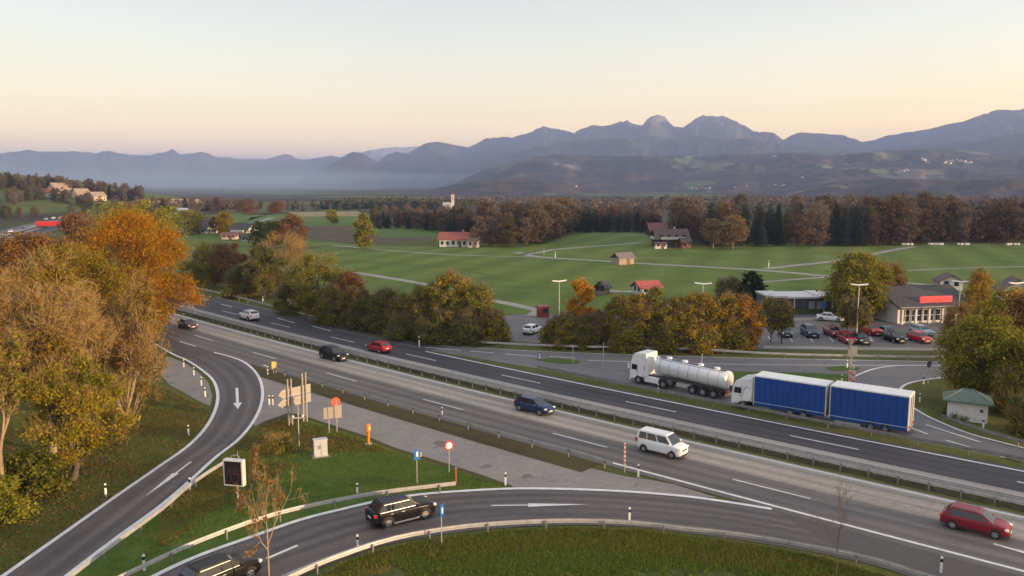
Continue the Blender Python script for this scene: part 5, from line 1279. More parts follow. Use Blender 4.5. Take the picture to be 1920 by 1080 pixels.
def tree_data(seed, H, W, zb=.22, shape='round', nclump=70, nleaf=9000, leaf=.2, twigs=0, twl=.9, tww=.012, spread=.085, trunk_r=None, limbs=26, lobes=.22, updir=.5, core=.30, lean=0.0, leafbias=0.0):
    """returns (trunk verts, quads), (crown verts, material index) as arrays"""
    rng = np.random.default_rng(seed); f = SHAPES[shape]
    t = rng.uniform(0, 1, nclump * 3); keep = rng.uniform(0, 1, nclump * 3) < f(t) * .9 + .1; t = t[keep][:nclump]
    n = len(t); az = rng.uniform(0, 2 * math.pi, n); ph = rng.uniform(0, 6.28, 4)
    lob = 1 + lobes * (np.sin(2 * az + ph[0]) * .4 + np.sin(3 * az + ph[1] + 4 * t) * .4 + np.sin(5 * az + ph[2] - 6 * t) * .35)
    rr_ = W / 2 * f(t) * lob * np.sqrt(rng.uniform(core, 1, n)) * .90
    hz = H * (zb + (1 - zb) * t * .965) + rng.normal(0, H * .012, n)
    C = np.stack([rr_ * np.cos(az) + lean * hz, rr_ * np.sin(az), hz], 1)
    V, Q = [], []
    tr = trunk_r or H * .016
    top = np.array((lean * H * .8, 0, H * .82)); wob = rng.normal(0, W * .025, (7, 3)); wob[0] = 0; wob[:, 2] = 0
    axis = np.linspace((0, 0, -.1), top, 7) + wob
    tube(V, Q, axis, tr, tr * .18, 7)
    zs = axis[:, 2]
    order = rng.permutation(n); joints = []
    for i in order[:limbs]:
        z0 = max(H * zb * .55, C[i, 2] * rng.uniform(.35, .72)); a = np.array([np.interp(z0, zs, axis[:, 0]), np.interp(z0, zs, axis[:, 1]), z0])
        m = (a + C[i]) / 2 + np.array((0, 0, (1 if updir > 0 else -1) * -.0)) + (C[i] - a) * np.array((.22, .22, -.16)) * (1 if updir > .3 else -.4)
        p = bez(a, m, C[i], 6); r = tr * (.46 * (1 - z0 / H) + .10); tube(V, Q, p, r, r * .22, 5); joints.append(p[2:])
    J = np.concatenate(joints) if joints else axis
    for i in order[limbs:]:
        k = np.argmin(np.linalg.norm(J - C[i], axis=1) + (J[:, 2] > C[i, 2]) * 2.0); a = J[k]
        p = bez(a, (a + C[i]) / 2 + np.array((0, 0, -.06 * H * .3)), C[i], 4); tube(V, Q, p, tr * .10, tr * .03, 3)
    # leaves
    wgt = rng.uniform(.3, 1.0, n) ** 1.3
    if leafbias: wgt *= np.clip(1 - leafbias * t, .05, 1)
    wgt /= wgt.sum()
    parts, mi, tones = [], [], []
    if nleaf:
        ci = rng.choice(n, nleaf, p=wgt); s = W * spread
        L = C[ci] + rng.normal(size=(nleaf, 3)) * np.array((s, s, s * .72)) * rng.uniform(.5, 1.25, nleaf)[:, None]
        L[:, 2] = np.clip(L[:, 2], .15, H * 1.02)
        parts.append(leaf_quads(rng, L, leaf)); mi.append(np.zeros(nleaf, np.int32))
        ct = np.clip(.5 * rng.uniform(0, 1, n) + .30 * rng.uniform(0, 1, n) + .2 * (1 - t), 0, 1); tones.append(np.clip(ct[ci] * .9 + rng.normal(0, .13, nleaf), .01, .99))
    if twigs:
        ci = rng.choice(n, twigs); base = C[ci] + rng.normal(size=(twigs, 3)) * W * spread * .75
        ctr = np.stack([base[:, 0] * 0 + lean * H * .4, base[:, 1] * 0, np.full(twigs, H * zb * .8)], 1)
        D = base - ctr; D /= np.linalg.norm(D, axis=1)[:, None] + 1e-9
        D = D * .75 + unit(rng, twigs) * .55 + np.array((0, 0, updir)); D /= np.linalg.norm(D, axis=1)[:, None]
        parts.append(twig_quads(rng, base, D, twl, tww)); mi.append(np.ones(twigs, np.int32)); tones.append(rng.uniform(0, 1, twigs))
    return (np.concatenate(V), np.concatenate(Q)), (np.concatenate(parts), np.concatenate(mi), np.concatenate(tones))
def bare_data(seed, H, W, tr, first=.16, leaders=7, elr=(.75, 1.35), nleaf=3000, leaf=.1, tw=.012, subs=(9, 8, 5), leafbias=.6, minr=.028):
    """leafless crown grown by real forking: leaders, branches, branchlets, twigs"""
    rng = np.random.default_rng(seed); V, Q, CV, TP, TD = [], [], [], [], []
    segs = []
    def grow(p, d, L, r, lev):
        n = 6; pts = [p]; q = d.copy()
        for i in range(n):
            q = q + rng.normal(0, .13, 3) + np.array((0, 0, .07 if lev < 2 else .02)); q /= np.linalg.norm(q); pts.append(pts[-1] + q * L / n)
        segs.append((np.array(pts), r, r * (.42 if lev == 0 else .3), lev))
        if lev == 3: return
        for k in range(subs[lev]):
            f = rng.uniform(.22, 1.0) if lev else rng.uniform(.30, 1.0); i = min(n - 1, int(f * n)); a = pts[i] + (pts[i + 1] - pts[i]) * (f * n - i)
            t = pts[i + 1] - pts[i]; t /= np.linalg.norm(t); s = np.cross(t, rng.normal(size=3)); s /= np.linalg.norm(s)
            an = rng.uniform(.45, .95); e = t * math.cos(an) + s * math.sin(an); e[2] += .12 if lev < 2 else 0; e /= np.linalg.norm(e)
            grow(a, e, L * rng.uniform(.40, .62) * (1.15 - .45 * f), r * (.55 - .25 * f), lev + 1)
    h0 = H * first; segs.append((np.array([(0, 0, -.1), (0, 0, h0 * .5), (0, 0, h0), (0, 0, h0 * 1.6)]), tr, tr * .7, 0))
    for k in range(leaders):
        az = 6.283 * k / leaders + rng.uniform(-.4, .4); el = rng.uniform(*elr) if k else 1.5
        grow(np.array((0, 0, h0 * rng.uniform(.8, 1.5))), np.array((math.cos(az) * math.cos(el), math.sin(az) * math.cos(el), math.sin(el))), H * rng.uniform(.55, .78), tr * .55, 0)
    P_ = np.concatenate([s[0] for s in segs]); r_ = np.hypot(P_[:, 0], P_[:, 1]); kx = W / 2 / np.quantile(r_, .985); kz = (H - h0) / (np.quantile(P_[:, 2], .995) - h0)
    tips = []
    for pts, a, b, lev in segs:
        p = pts.copy(); p[:, :2] *= np.clip(kx, .3, 3); p[:, 2] = np.where(p[:, 2] > h0, h0 + (p[:, 2] - h0) * kz, p[:, 2]); p[:, 2] = np.maximum(p[:, 2], -.1 if lev == 0 else .8)
        if lev < 3: tube(V, Q, p, max(a, minr), max(b, minr * .55), (7, 5, 4)[lev])
        else:
            d = p[1:] - p[:-1]; s = np.cross(d, unit(rng, len(d))); s /= np.linalg.norm(s, axis=1)[:, None] + 1e-9
            CV.append(np.stack([p[:-1] - s * tw, p[:-1] + s * tw, p[1:] + s * tw * .8, p[1:] - s * tw * .8], 1).reshape(-1, 3)); tips.append(p)
    T = np.concatenate([t[1:] for t in tips]); D = np.concatenate([np.gradient(t, axis=0)[1:] for t in tips]); D /= np.linalg.norm(D, axis=1)[:, None] + 1e-9
    for _ in range(1):
        d = D + unit(rng, len(D)) * .75; d /= np.linalg.norm(d, axis=1)[:, None]; CV.append(twig_quads(rng, T, d, W * .05, tw * .8))
    tw_ = np.concatenate(CV); mi = [np.ones(len(tw_) // 4, np.int32)]; parts = [tw_]
    if nleaf:
        w = np.clip(1.05 - leafbias * T[:, 2] / H, .03, 1) ** 2; cl = fbm(T[:, 0] / W * 5 + 40, T[:, 2] / H * 5 + T[:, 1] / W * 3 + 40, seed, 3); w = w * np.clip((cl - .42) * 6, .02, 1); w /= w.sum()
        L = T[rng.choice(len(T), nleaf, p=w)] + rng.normal(0, W * .014, (nleaf, 3)); parts.append(leaf_quads(rng, L, leaf)); mi.append(np.zeros(nleaf, np.int32))
    return (np.concatenate(V), np.concatenate(Q)), (np.concatenate(parts), np.concatenate(mi))
_tid = [100]
def tree(name, label, base, H, W, leafm, twigm=None, bark=None, group=None, cat='tree', rz=None, bare=False, **k):
    _tid[0] += 1
    (tv, tq), (cv, cm, *ct) = (bare_data if bare else tree_data)(_tid[0], H, W, **k)
    z = float(hgt(base[0], base[1]))
    o = thing(name, label, cat, (base[0], base[1], z), 0 if rz is None else rz, group)
    link('trunk', np_mesh('trunk', tv, mats=[bark or BARK], Q=tq, smooth=True), o)
    link('crown', np_mesh('crown', cv, mats=[leafm, twigm or BARK], mi=cm, tone=ct[0] if ct else None), o)
    return o
def ptree(name, label, cx, by, ty, pw, leafm, **k):
    b = G(cx, by); return tree(name, label, b, ztop(b, ty), wid(b, pw), leafm, **k)

L_ORANGE = leafmat('orange_maple_leaf', [(0.391, 0.183, 0.014), (0.474, 0.236, 0.018), (0.319, 0.142, 0.014), (0.227, 0.159, 0.016), (0.515, 0.295, 0.022)], .35, .1)
L_YELO = leafmat('yellow_olive_leaf', [(0.265, 0.194, 0.022), (0.342, 0.24, 0.023), (0.202, 0.171, 0.019), (0.42, 0.265, 0.026), (0.155, 0.116, 0.02)], .35, .1)
L_GOLD = leafmat('golden_leaf', [(0.528, 0.276, 0.027), (0.624, 0.336, 0.032), (0.432, 0.204, 0.022), (0.36, 0.216, 0.032)], .4, .1)
L_OLIVE = leafmat('olive_leaf', [(0.172, 0.178, 0.026), (0.245, 0.228, 0.029), (0.315, 0.276, 0.036), (0.121, 0.136, 0.021), (0.402, 0.306, 0.036)], .3, .15)
L_DARK = leafmat('dark_olive_leaf', [(0.093, 0.118, 0.024), (0.143, 0.159, 0.029), (0.19, 0.181, 0.032), (0.237, 0.191, 0.035)], .25, .15)
L_BROWN = leafmat('brown_leaf', [(0.216, 0.108, 0.034), (0.273, 0.144, 0.042), (0.159, 0.089, 0.032), (0.331, 0.172, 0.042)], .3, .15)
L_RUST = leafmat('rust_leaf', [(0.198, 0.094, 0.031), (0.153, 0.072, 0.028), (0.252, 0.121, 0.033), (0.108, 0.066, 0.029)], .3, .12)
L_PALE = leafmat('pale_brown_leaf', [(0.251, 0.178, 0.084), (0.305, 0.212, 0.096), (0.198, 0.139, 0.067), (0.344, 0.225, 0.09)], .3, .1)
T_WARM = leafmat('warm_twig', [(0.253, 0.162, 0.06), (0.391, 0.258, 0.096), (0.322, 0.21, 0.072), (0.483, 0.324, 0.126), (0.196, 0.12, 0.048)], .0, .1)
T_GREY = leafmat('grey_twig', [(0.169, 0.124, 0.091), (0.221, 0.163, 0.117), (0.13, 0.098, 0.072)], .0, .1)
L_MIX = leafmat('hedge_leaf', [(0.253, 0.229, 0.028), (0.362, 0.289, 0.032), (0.18, 0.174, 0.025), (0.505, 0.337, 0.035), (0.7, 0.408, 0.037)], .35, .12)
L_MIX2 = leafmat('yellow_hedge_leaf', [(0.39, 0.272, 0.03), (0.527, 0.331, 0.034), (0.253, 0.215, 0.027), (0.7, 0.409, 0.038), (0.175, 0.156, 0.024)], .35, .12)
L_GREEN = leafmat('dark_green_leaf', [(.020, .038, .014), (.032, .052, .018), (.045, .062, .02), (.026, .034, .014)], .2, .1)
L_SCAR = leafmat('dry_red_leaf', [(0.286, 0.143, 0.053), (0.352, 0.18, 0.06), (0.22, 0.128, 0.045)], .3, .1)

# ---- the big trees on the left
ptree('oak_tree', 'orange autumn tree with dense glowing crown beside the highway', 254, 630, 398, 206, L_ORANGE, zb=.10, nclump=130, nleaf=80000, leaf=.135, limbs=40, spread=.062, lobes=.34, core=.25)
ptree('oak_tree', 'yellow brown leafy tree between the bare tree and the orange one', 150, 690, 462, 170, L_YELO, zb=.3, nclump=90, nleaf=24000, leaf=.16, twigs=6000, twigm=T_WARM, spread=.075, lobes=.3)
ptree('bare_tree', 'large nearly bare tree with a fan of orange brown twigs', 100, 850, 486, 330, L_YELO, bare=True, tr=.34, leaders=10, elr=(.4, 1.35), nleaf=10000, leaf=.12, tw=.02, twigm=T_WARM, bark=BARKP, subs=(10, 8, 6))
ptree('bare_tree', 'bare twiggy tree overhanging the grey lay-by beside the ramp', 238, 800, 530, 235, L_YELO, bare=True, tr=.24, first=.06, leaders=10, elr=(.12, 1.3), nleaf=7500, leaf=.12, tw=.018, twigm=T_WARM, bark=BARKP, subs=(10, 8, 5), leafbias=.3)
ptree('lime_tree', 'yellow green leafy tree with thick trunk above the dark verge', 138, 900, 668, 165, leafmat('lime_leaf', [(.19, .18, .02), (.30, .27, .022), (.38, .31, .025), (.42, .31, .03), (.15, .14, .018)], .4, .1), shape='round', zb=.24, nclump=52, nleaf=17000, leaf=.12, twigs=4000, twigm=T_WARM, spread=.070, lobes=.4, bark=BARK, trunk_r=.34, core=.2)
ptree('birch_tree', 'half bare brown tree with thin pale trunk at the left edge', 8, 950, 570, 190, L_OLIVE, bare=True, tr=.2, first=.3, leaders=6, nleaf=6500, leaf=.13, tw=.014, twigm=T_WARM, bark=BARKP, subs=(9, 7, 5), leafbias=.7)
ptree('maple_tree', 'reddish brown tree behind the bare one at the bend', 62, 640, 440, 170, L_BROWN, zb=.2, nclump=110, nleaf=30000, leaf=.19, spread=.075, lobes=.3)
ptree('maple_tree', 'dull brown tree at the left edge below the distant bend', -20, 700, 500, 170, L_BROWN, zb=.2, nclump=80, nleaf=17000, leaf=.17, twigs=5000, twigm=T_GREY, spread=.08)
ptree('maple_tree', 'brown bush like tree in front of the distant red lorry', 165, 560, 430, 110, L_BROWN, shape='bush', zb=.06, nclump=70, nleaf=15000, leaf=.22, spread=.085)
ptree('maple_tree', 'dusky rust coloured tree right of the reddish brown one', 110, 600, 452, 110, L_RUST, shape='round', zb=.15, nclump=70, nleaf=15000, leaf=.2, spread=.08)
ptree('shrub', 'dark olive shrub at the foot of the yellow green tree', 52, 930, 850, 110, L_DARK, shape='bush', zb=.02, nclump=60, nleaf=8000, leaf=.13, cat='shrub')
ptree('shrub', 'low olive shrub below the thin pale trunk', 0, 975, 895, 90, L_OLIVE, shape='bush', zb=.02, nclump=50, nleaf=6000, leaf=.12, cat='shrub')
# hill side trees behind the orange tree
for a in [(282, 500, 378, 80, L_OLIVE, 'dull olive tree rising behind the orange autumn tree'), (318, 486, 388, 62, L_DARK, 'dark tree beside the slope left of the long orange hall'), (150, 470, 392, 60, L_BROWN, 'brown tree on the slope above the red lorry'), (205, 450, 380, 70, L_OLIVE, 'olive tree on the slope behind the top of the orange tree'), (240, 440, 378, 60, L_BROWN, 'brown slope tree above the orange crown'),
          (352, 440, 395, 50, L_OLIVE, 'olive tree left of the white lane farmhouse'), (372, 436, 398, 34, L_DARK, 'dark tree behind the white lane farmhouse'), (424, 442, 396, 32, L_YELO, 'yellowish tree between the white farmhouse and the lane bend'), (410, 440, 404, 30, L_BROWN, 'brownish tree right of the white lane farmhouse'),
          (487, 462, 416, 36, L_DARK, 'dark tree left of three trees by the lane'), (515, 464, 416, 44, L_DARK, 'dark olive tree in the middle of the lane trees'), (549, 466, 402, 52, L_BROWN, 'tall dusky brown tree beside the ploughed field'), (462, 402, 374, 40, L_BROWN, 'round brown tree on the rise beyond the lane'), (520, 400, 377, 34, L_BROWN, 'reddish tree beyond the lane near the stubble field'), (622, 420, 394, 22, L_OLIVE, 'single small tree in the stubble field'),
          (683, 467, 402, 36, L_OLIVE, 'slim lone tree standing on the edge of the meadow')]:
    cx, by, ty, pw, lm, lb = a
    ptree('field_tree', lb, cx, by, ty, pw, lm, zb=.14, nclump=45, nleaf=5200, leaf=.34, spread=.10, lobes=.3, group='scattered trees around the farms')
for a in [(1337, 466, 412, 46, 'left one of a pair of pale brown round trees by the farm'), (1375, 467, 404, 44, 'right one of a pair of pale brown round trees by the farm')]:
    ptree('orchard_tree', a[4], a[0], a[1], a[2], a[3], L_PALE, zb=.26, nclump=45, nleaf=5000, leaf=.34, spread=.10, lobes=.2, bark=BARKP)
# ---- hedge between highway and meadow
HEDGE = [(372, 532, 478, 60, L_OLIVE, 'bush', 'olive bush beside the orange tree at the start of the far hedge'), (402, 538, 452, 84, L_OLIVE, 'round', 'brown olive tree first in the far hedge'), (432, 540, 456, 72, L_BROWN, 'round', 'rusty tinted tree second in the far hedge'),
         (452, 556, 500, 70, L_DARK, 'bush', 'dark bush in front of the rusty tree'), (496, 560, 462, 70, L_DARK, 'round', 'dark olive tree left of the pale bare crown'), (535, 552, 438, 120, L_PALE, 'round', 'pale brown half bare tree with wide crown'),
         (560, 585, 500, 90, L_DARK, 'bush', 'dark bush behind the teal topped board'), (598, 596, 474, 112, L_OLIVE, 'round', 'big olive tree with golden sunlit leaves right of the teal board'), (652, 604, 506, 64, L_BROWN, 'round', 'orange brown tree right of the big olive one'), (630, 608, 540, 80, L_OLIVE, 'bush', 'olive bush below the orange brown tree'),
         (690, 616, 556, 70, L_DARK, 'bush', 'low dark bush between two hedge groups'), (728, 624, 546, 84, L_DARK, 'bush', 'dark olive bush left in the middle hedge group'), (762, 628, 552, 70, L_OLIVE, 'bush', 'rounded olive bush in the middle hedge group'), (800, 630, 530, 84, L_OLIVE, 'round', 'olive tree in the middle hedge group'),
         (852, 636, 510, 84, L_MIX, 'round', 'taller golden topped tree in the middle hedge group'), (895, 638, 532, 78, L_OLIVE, 'round', 'olive tree right of the golden topped one'), (925, 642, 584, 56, L_MIX, 'bush', 'mottled bush at the end of the middle hedge group'), (870, 642, 590, 90, L_DARK, 'bush', 'dark low bush under the golden topped tree'), (820, 640, 585, 90, L_DARK, 'bush', 'dark low bush at the foot of the middle hedge group'), (770, 634, 590, 80, L_DARK, 'bush', 'dark low bush at the left foot of the middle hedge group')]
for cx, by, ty, pw, lm, sh, lb in HEDGE:
    pale = lm is L_PALE
    ptree('hedge_tree' if sh == 'round' else 'shrub', lb, cx, by, ty, pw, lm, shape=sh, zb=.12 if sh == 'round' else .02, nclump=88, nleaf=6500 if pale else 17000, leaf=.15, twigs=9000 if pale else 4000, twl=.9, tww=.02, twigm=T_GREY if not pale else T_WARM, spread=.062, lobes=.42, cat='tree' if sh == 'round' else 'shrub', group='hedge along the far carriageway')
HEDGE2 = [(1040, 648, 596, 44, L_OLIVE, 'bush', 'thin olive bush left of the yellow poplar'), (1062, 652, 590, 46, L_MIX, 'bush', 'brownish bush in front of the yellow poplar'), (1100, 652, 594, 56, L_OLIVE, 'bush', 'olive bush at the foot of the yellow poplar'), (1128, 652, 582, 54, L_PALE, 'bush', 'pale half bare bush left in the yellow hedge'),
          (1160, 653, 556, 62, L_MIX, 'round', 'tree with brown and yellow leaves in the yellow hedge'), (1196, 653, 552, 60, L_MIX2, 'round', 'golden leaved tree below the red roofed garage'), (1226, 653, 542, 56, L_OLIVE, 'round', 'dark olive tree in front of the red roofed garage'), (1258, 654, 560, 56, L_MIX, 'round', 'mixed olive tree right of the garage'),
          (1290, 654, 548, 62, L_MIX2, 'round', 'yellow tree left of the lamp post in the hedge'), (1326, 655, 552, 62, L_MIX2, 'round', 'yellow green tree in front of the hedge lamp post'), (1360, 655, 550, 62, L_MIX2, 'round', 'bright yellow tree right of the hedge lamp post'), (1396, 656, 554, 62, L_GOLD, 'round', 'golden tree at the right end of the yellow hedge'), (1375, 657, 600, 70, L_OLIVE, 'bush', 'dark olive bush at the foot of the golden end tree'),
          (1180, 656, 606, 80, L_OLIVE, 'bush', 'olive bush below the golden leaved tree'), (1250, 657, 606, 80, L_OLIVE, 'bush', 'olive bush in the middle foot of the yellow hedge'), (1312, 657, 606, 84, L_MIX, 'bush', 'olive yellow bush below the hedge lamp post')]
for cx, by, ty, pw, lm, sh, lb in HEDGE2:
    ptree('hedge_tree' if sh == 'round' else 'shrub', lb, cx, by, ty, pw, lm, shape='column' if sh == 'round' else 'bush', zb=.05, nclump=80, nleaf=5000 if lm is L_PALE else 15000, leaf=.145, twigs=5000 if lm is L_PALE else 3500, twl=.8, tww=.018, twigm=T_GREY, spread=.07, lobes=.42, cat='tree' if sh == 'round' else 'shrub', group='hedge in front of the car park')
ptree('poplar_tree', 'slender golden yellow poplar in front of the meadow', 1088, 640, 521, 50, L_GOLD, shape='column', zb=.16, nclump=60, nleaf=11000, leaf=.16, spread=.09, bark=BARK)
ptree('yew_tree', 'dark green round tree behind the end of the yellow hedge', 1405, 572, 511, 50, L_GREEN, shape='bush', zb=.03, nclump=60, nleaf=11000, leaf=.24, spread=.09)
ptree('field_tree', 'pale grey green half bare tree left of the dark green round one', 1364, 570, 522, 46, L_OLIVE, zb=.1, nclump=40, nleaf=2500, leaf=.2, twigs=4000, twigm=T_GREY, tww=.02)
for cx, by, ty, pw, lb in [(1446, 643, 560, 44, 'thin olive tree at the left end of the parking row'), (1465, 645, 566, 36, 'second thin tree at the left end of the parking row'), (1588, 634, 560, 40, 'slim sapling left of the tall lamp post'), (1610, 640, 566, 36, 'slim sapling just right of the tall lamp post')]:
    ptree('young_tree', lb, cx, by, ty, pw, L_OLIVE, zb=.35, nclump=36, nleaf=2600, leaf=.17, twigs=3000, twigm=T_GREY, tww=.015, twl=.7, spread=.10, bark=BARKD, group='young trees in the car park')
ptree('lime_tree', 'broad olive brown tree between the pavilion and the restaurant', 1608, 598, 478, 118, L_OLIVE, zb=.14, nclump=110, nleaf=17000, leaf=.22, twigs=4000, twigm=T_WARM, tww=.02, spread=.075, lobes=.3)
ptree('lime_tree', 'brownish half bare tree right behind the broad olive brown one', 1660, 590, 494, 70, L_BROWN, zb=.18, nclump=60, nleaf=4500, leaf=.2, twigs=6000, twigm=T_WARM, tww=.02, spread=.085)
ptree('bare_tree', 'bare dark tree in front of the white restaurant gable', 1681, 594, 540, 36, L_OLIVE, zb=.35, nclump=40, nleaf=300, leaf=.14, twigs=3500, twigm=T_GREY, tww=.02, bark=BARKD, trunk_r=.16)
# right cluster around the hut
for a in [(1836, 752, 596, 150, L_OLIVE, 'round', 'large olive green tree above the green roofed hut', 26000, .15), (1880, 690, 540, 120, L_MIX, 'round', 'brown yellow tree behind the large olive green one', 20000, .16), (1828, 640, 508, 56, L_MIX2, 'column', 'yellow brown pointed tree beside the white house', 8000, .17), (1832, 600, 505, 40, L_DARK, 'bush', 'dark round tree top behind the yellow brown pointed tree', 4000, .2), (1925, 735, 560, 120, L_BROWN, 'round', 'rust brown tree at the right edge', 22000, .16), (1930, 772, 640, 140, L_OLIVE, 'round', 'shaded olive tree right of the hut', 20000, .14), (1893, 776, 690, 80, L_DARK, 'bush', 'dark bush tucked behind the hut', 9000, .14), (1945, 818, 730, 90, L_DARK, 'bush', 'dark bush behind the right guardrail', 9000, .14), (1792, 668, 570, 60, L_BROWN, 'round', 'thin bare brown tree overhanging the car park corner', 2500, .14)]:
    cx, by, ty, pw, lm, sh, lb, nl, ls = a
    ptree('hedge_tree' if sh != 'bush' else 'shrub', lb, cx, by, ty, pw, lm, shape=sh, zb=.16 if sh == 'round' else .05, nclump=90, nleaf=nl, leaf=ls, twigs=3000, twigm=T_WARM, tww=.014, spread=.075, lobes=.32, cat='tree' if sh != 'bush' else 'shrub', group='trees around the green roofed hut')
ptree('shrub', 'low shrub at the hut wall', 1795, 786, 770, 50, L_DARK, shape='bush', zb=.02, nclump=24, nleaf=1500, leaf=.12, cat='shrub')
# foreground saplings
ptree('sapling', 'bare sapling with dry red leaves in front of the slip road', 506, 1120, 842, 135, L_SCAR, bare=True, tr=.06, first=.34, leaders=4, elr=(.6, 1.2), nleaf=900, leaf=.075, tw=.005, twigm=T_WARM, bark=BARKP, subs=(6, 5, 3), leafbias=.1, minr=.012)
ptree('sapling', 'thin leafless sapling in the tall grass near the bottom right', 1566, 1110, 905, 110, L_SCAR, bare=True, tr=.035, first=.4, leaders=3, nleaf=60, leaf=.05, tw=.003, twigm=T_GREY, bark=BARK, subs=(5, 3, 2), minr=.007)
ptree('shrub', 'dry yellowish shrub on the island below the arrow board', 520, 846, 820, 55, L_OLIVE, shape='bush', zb=.02, nclump=40, nleaf=1800, leaf=.10, twigs=1200, twl=.5, tww=.012, twigm=T_WARM, cat='shrub')

# ---- forest trees: a few meshes, many individual trees
def spruce_data(seed, H, W, ex=.9):
    rng = np.random.default_rng(seed); n = 2300
    t = 1 - np.sqrt(rng.uniform(0, 1, n)); lay = (t * 15) % 1
    r = W / 2 * (1 - t) ** ex * (.55 + .45 * (1 - lay)) * np.sqrt(rng.uniform(.25, 1, n)); az = rng.uniform(0, 6.283, n)
    C = np.stack([r * np.cos(az), r * np.sin(az), H * (.10 + .9 * t) - r * .25], 1)
    out_ = np.stack([np.cos(az), np.sin(az), np.full(n, -.35)], 1); s = np.cross(out_, [0, 0, 1.0]); s /= np.linalg.norm(s, axis=1)[:, None]
    l = (.34 + .5 * (1 - t))[:, None] * rng.uniform(.7, 1.3, n)[:, None]
    cv = np.stack([C - out_ * l * .5, C + s * l * .45, C + out_ * l, C - s * l * .45], 1).reshape(-1, 3)
    V, Q = [], []; tube(V, Q, np.array([(0, 0, -.1), (0, 0, H * .5), (0, 0, H * .97)]), H * .012, .02, 5)
    return (np.concatenate(V), np.concatenate(Q)), (cv, np.zeros(n, np.int32))
def merged(name, d, lm, tm):
    (tv, tq), (cv, cm, *ct) = d
    V = np.concatenate([tv, cv]); Q = np.concatenate([tq, np.arange(len(cv)).reshape(-1, 4) + len(tv)]); mi = np.concatenate([np.full(len(tq), 1), np.where(cm == 1, 2, 0)])
    return np_mesh(name, V, mats=[lm, tm, T_GREY], Q=Q, mi=mi, tone=np.concatenate([np.full(len(tq), .5), ct[0]]) if ct else None)
FL_ = {'rust': leafmat('forest_rust', [(0.153, 0.094, 0.06), (0.19, 0.115, 0.069), (0.122, 0.081, 0.053), (0.222, 0.132, 0.071)], .25, .3),
       'brown': leafmat('forest_brown', [(0.142, 0.109, 0.076), (0.18, 0.136, 0.092), (0.109, 0.085, 0.063)], .25, .3),
       'olive': leafmat('forest_olive', [(0.114, 0.102, 0.041), (0.15, 0.13, 0.05), (0.09, 0.084, 0.036), (0.192, 0.144, 0.054)], .25, .3),
       'spruce': leafmat('forest_spruce', [(0.031, 0.044, 0.029), (0.044, 0.058, 0.036), (0.057, 0.068, 0.039)], .1, .3)}
FM = {}
for i, kind in enumerate(('rust', 'brown', 'olive')):
    FM[kind] = [merged('forest_tree', tree_data(700 + 10 * i + j, 17, 8.5, zb=.10, shape='round' if j != 2 else 'column', nclump=42, nleaf=2600 if kind != 'brown' else 1500, leaf=.40, twigs=0 if kind != 'brown' else 1500, twl=1.2, tww=.05, spread=.10, limbs=14, lobes=.35), FL_[kind], BARKD) for j in range(3)]
FM['spruce'] = [merged('spruce_tree', spruce_data(760 + j, (16, 14.5, 15)[j], (7.2, 8, 7.6)[j], (.8, .5, .6)[j]), FL_['spruce'], BARKD) for j in range(3)]
NAME = {'rust': ('beech_tree', 'rust red beech'), 'brown': ('bare_beech_tree', 'grey brown half bare beech'), 'olive': ('oak_tree', 'olive oak'), 'spruce': ('spruce_tree', 'dark spruce')}
frng = np.random.default_rng(77); fcount = {}
def forest(where, group, edge, depth, rows, step, mix, hs=(.8, 1.15), limit=999):
    """edge: pixels of the forest's foot on the ground; rows of trees run away from us"""
    E_ = cr([G(*p) for p in edge], 1.0); s = np.concatenate([[0], np.cumsum(np.linalg.norm(np.diff(E_, axis=0), axis=1))])
    for r in range(rows):
        d = frng.uniform(0, step)
        while d < s[-1]:
            q = np.array([np.interp(d, s, E_[:, 0]), np.interp(d, s, E_[:, 1])])
            back = depth * (r / max(1, rows - 1)) + frng.uniform(0, depth / rows * .7); q = q * (1 + back / np.linalg.norm(q))
            u = d / s[-1]; w = np.array([np.interp(u, np.linspace(0, 1, len(v)), v) for v in mix.values()]); kind = list(mix)[int(frng.choice(len(w), p=w / w.sum()))]
            nm, adj = NAME[kind]; o = link(nm, FM[kind][int(frng.integers(3))]); k = frng.uniform(*hs) * (1.0 if r else .92)
            o.location = (q[0], q[1], float(hgt(q[0], q[1])) - .1); o.rotation_euler = (0, 0, frng.uniform(0, 6.28)); o.scale = (k * frng.uniform(.85, 1.2), k * frng.uniform(.85, 1.2), k)
            tag(o, f'{adj} {where}', 'tree', f'{adj} trees, {group}'); fcount[nm] = fcount.get(nm, 0) + 1
            d += step * frng.uniform(.6, 1.4)
forest('in the wide forest behind the meadow on the right', 'wide right forest', [(1262, 459), (1300, 462), (1400, 462.5), (1550, 463), (1700, 459), (1800, 458), (1935, 457)], 70, 5, 5.2, dict(spruce=[.6, .95, .95, .75, .3, .12, .4, .3], rust=[.3, .08, .06, .25, .45, .55, .3, .45], brown=[.2, .1, .15, .2, .25, .2, .2, .2], olive=[.05, .05, .05, .15, .2, .15, .1, .1]), (.78, 1.18))
forest('in the dark middle forest left of the wooden farmhouse', 'dark middle forest', [(1070, 437), (1120, 436), (1180, 435.5), (1235, 437)], 60, 5, 3.6, dict(spruce=[.8, .9, .7, .5], rust=[.2, .1, .15, .3], brown=[.1, .1, .2, .2]), (.55, .82))
forest('in the brown wood behind the long farmhouse', 'brown wood', [(895, 463), (940, 464), (1000, 461), (1040, 448), (1068, 438)], 60, 5, 5.0, dict(rust=[.4, .5, .6], brown=[.5, .4, .3], olive=[.1, .1, .1]), (.68, 1.0))
forest('in the mixed wood behind the ploughed field', 'mixed wood', [(690, 431), (740, 430), (800, 433), (850, 440), (895, 450)], 60, 4, 5.6, dict(spruce=[.5, .4, .2], rust=[.2, .2, .3], brown=[.4, .4, .5], olive=[.2, .2, .1]), (.5, .78))
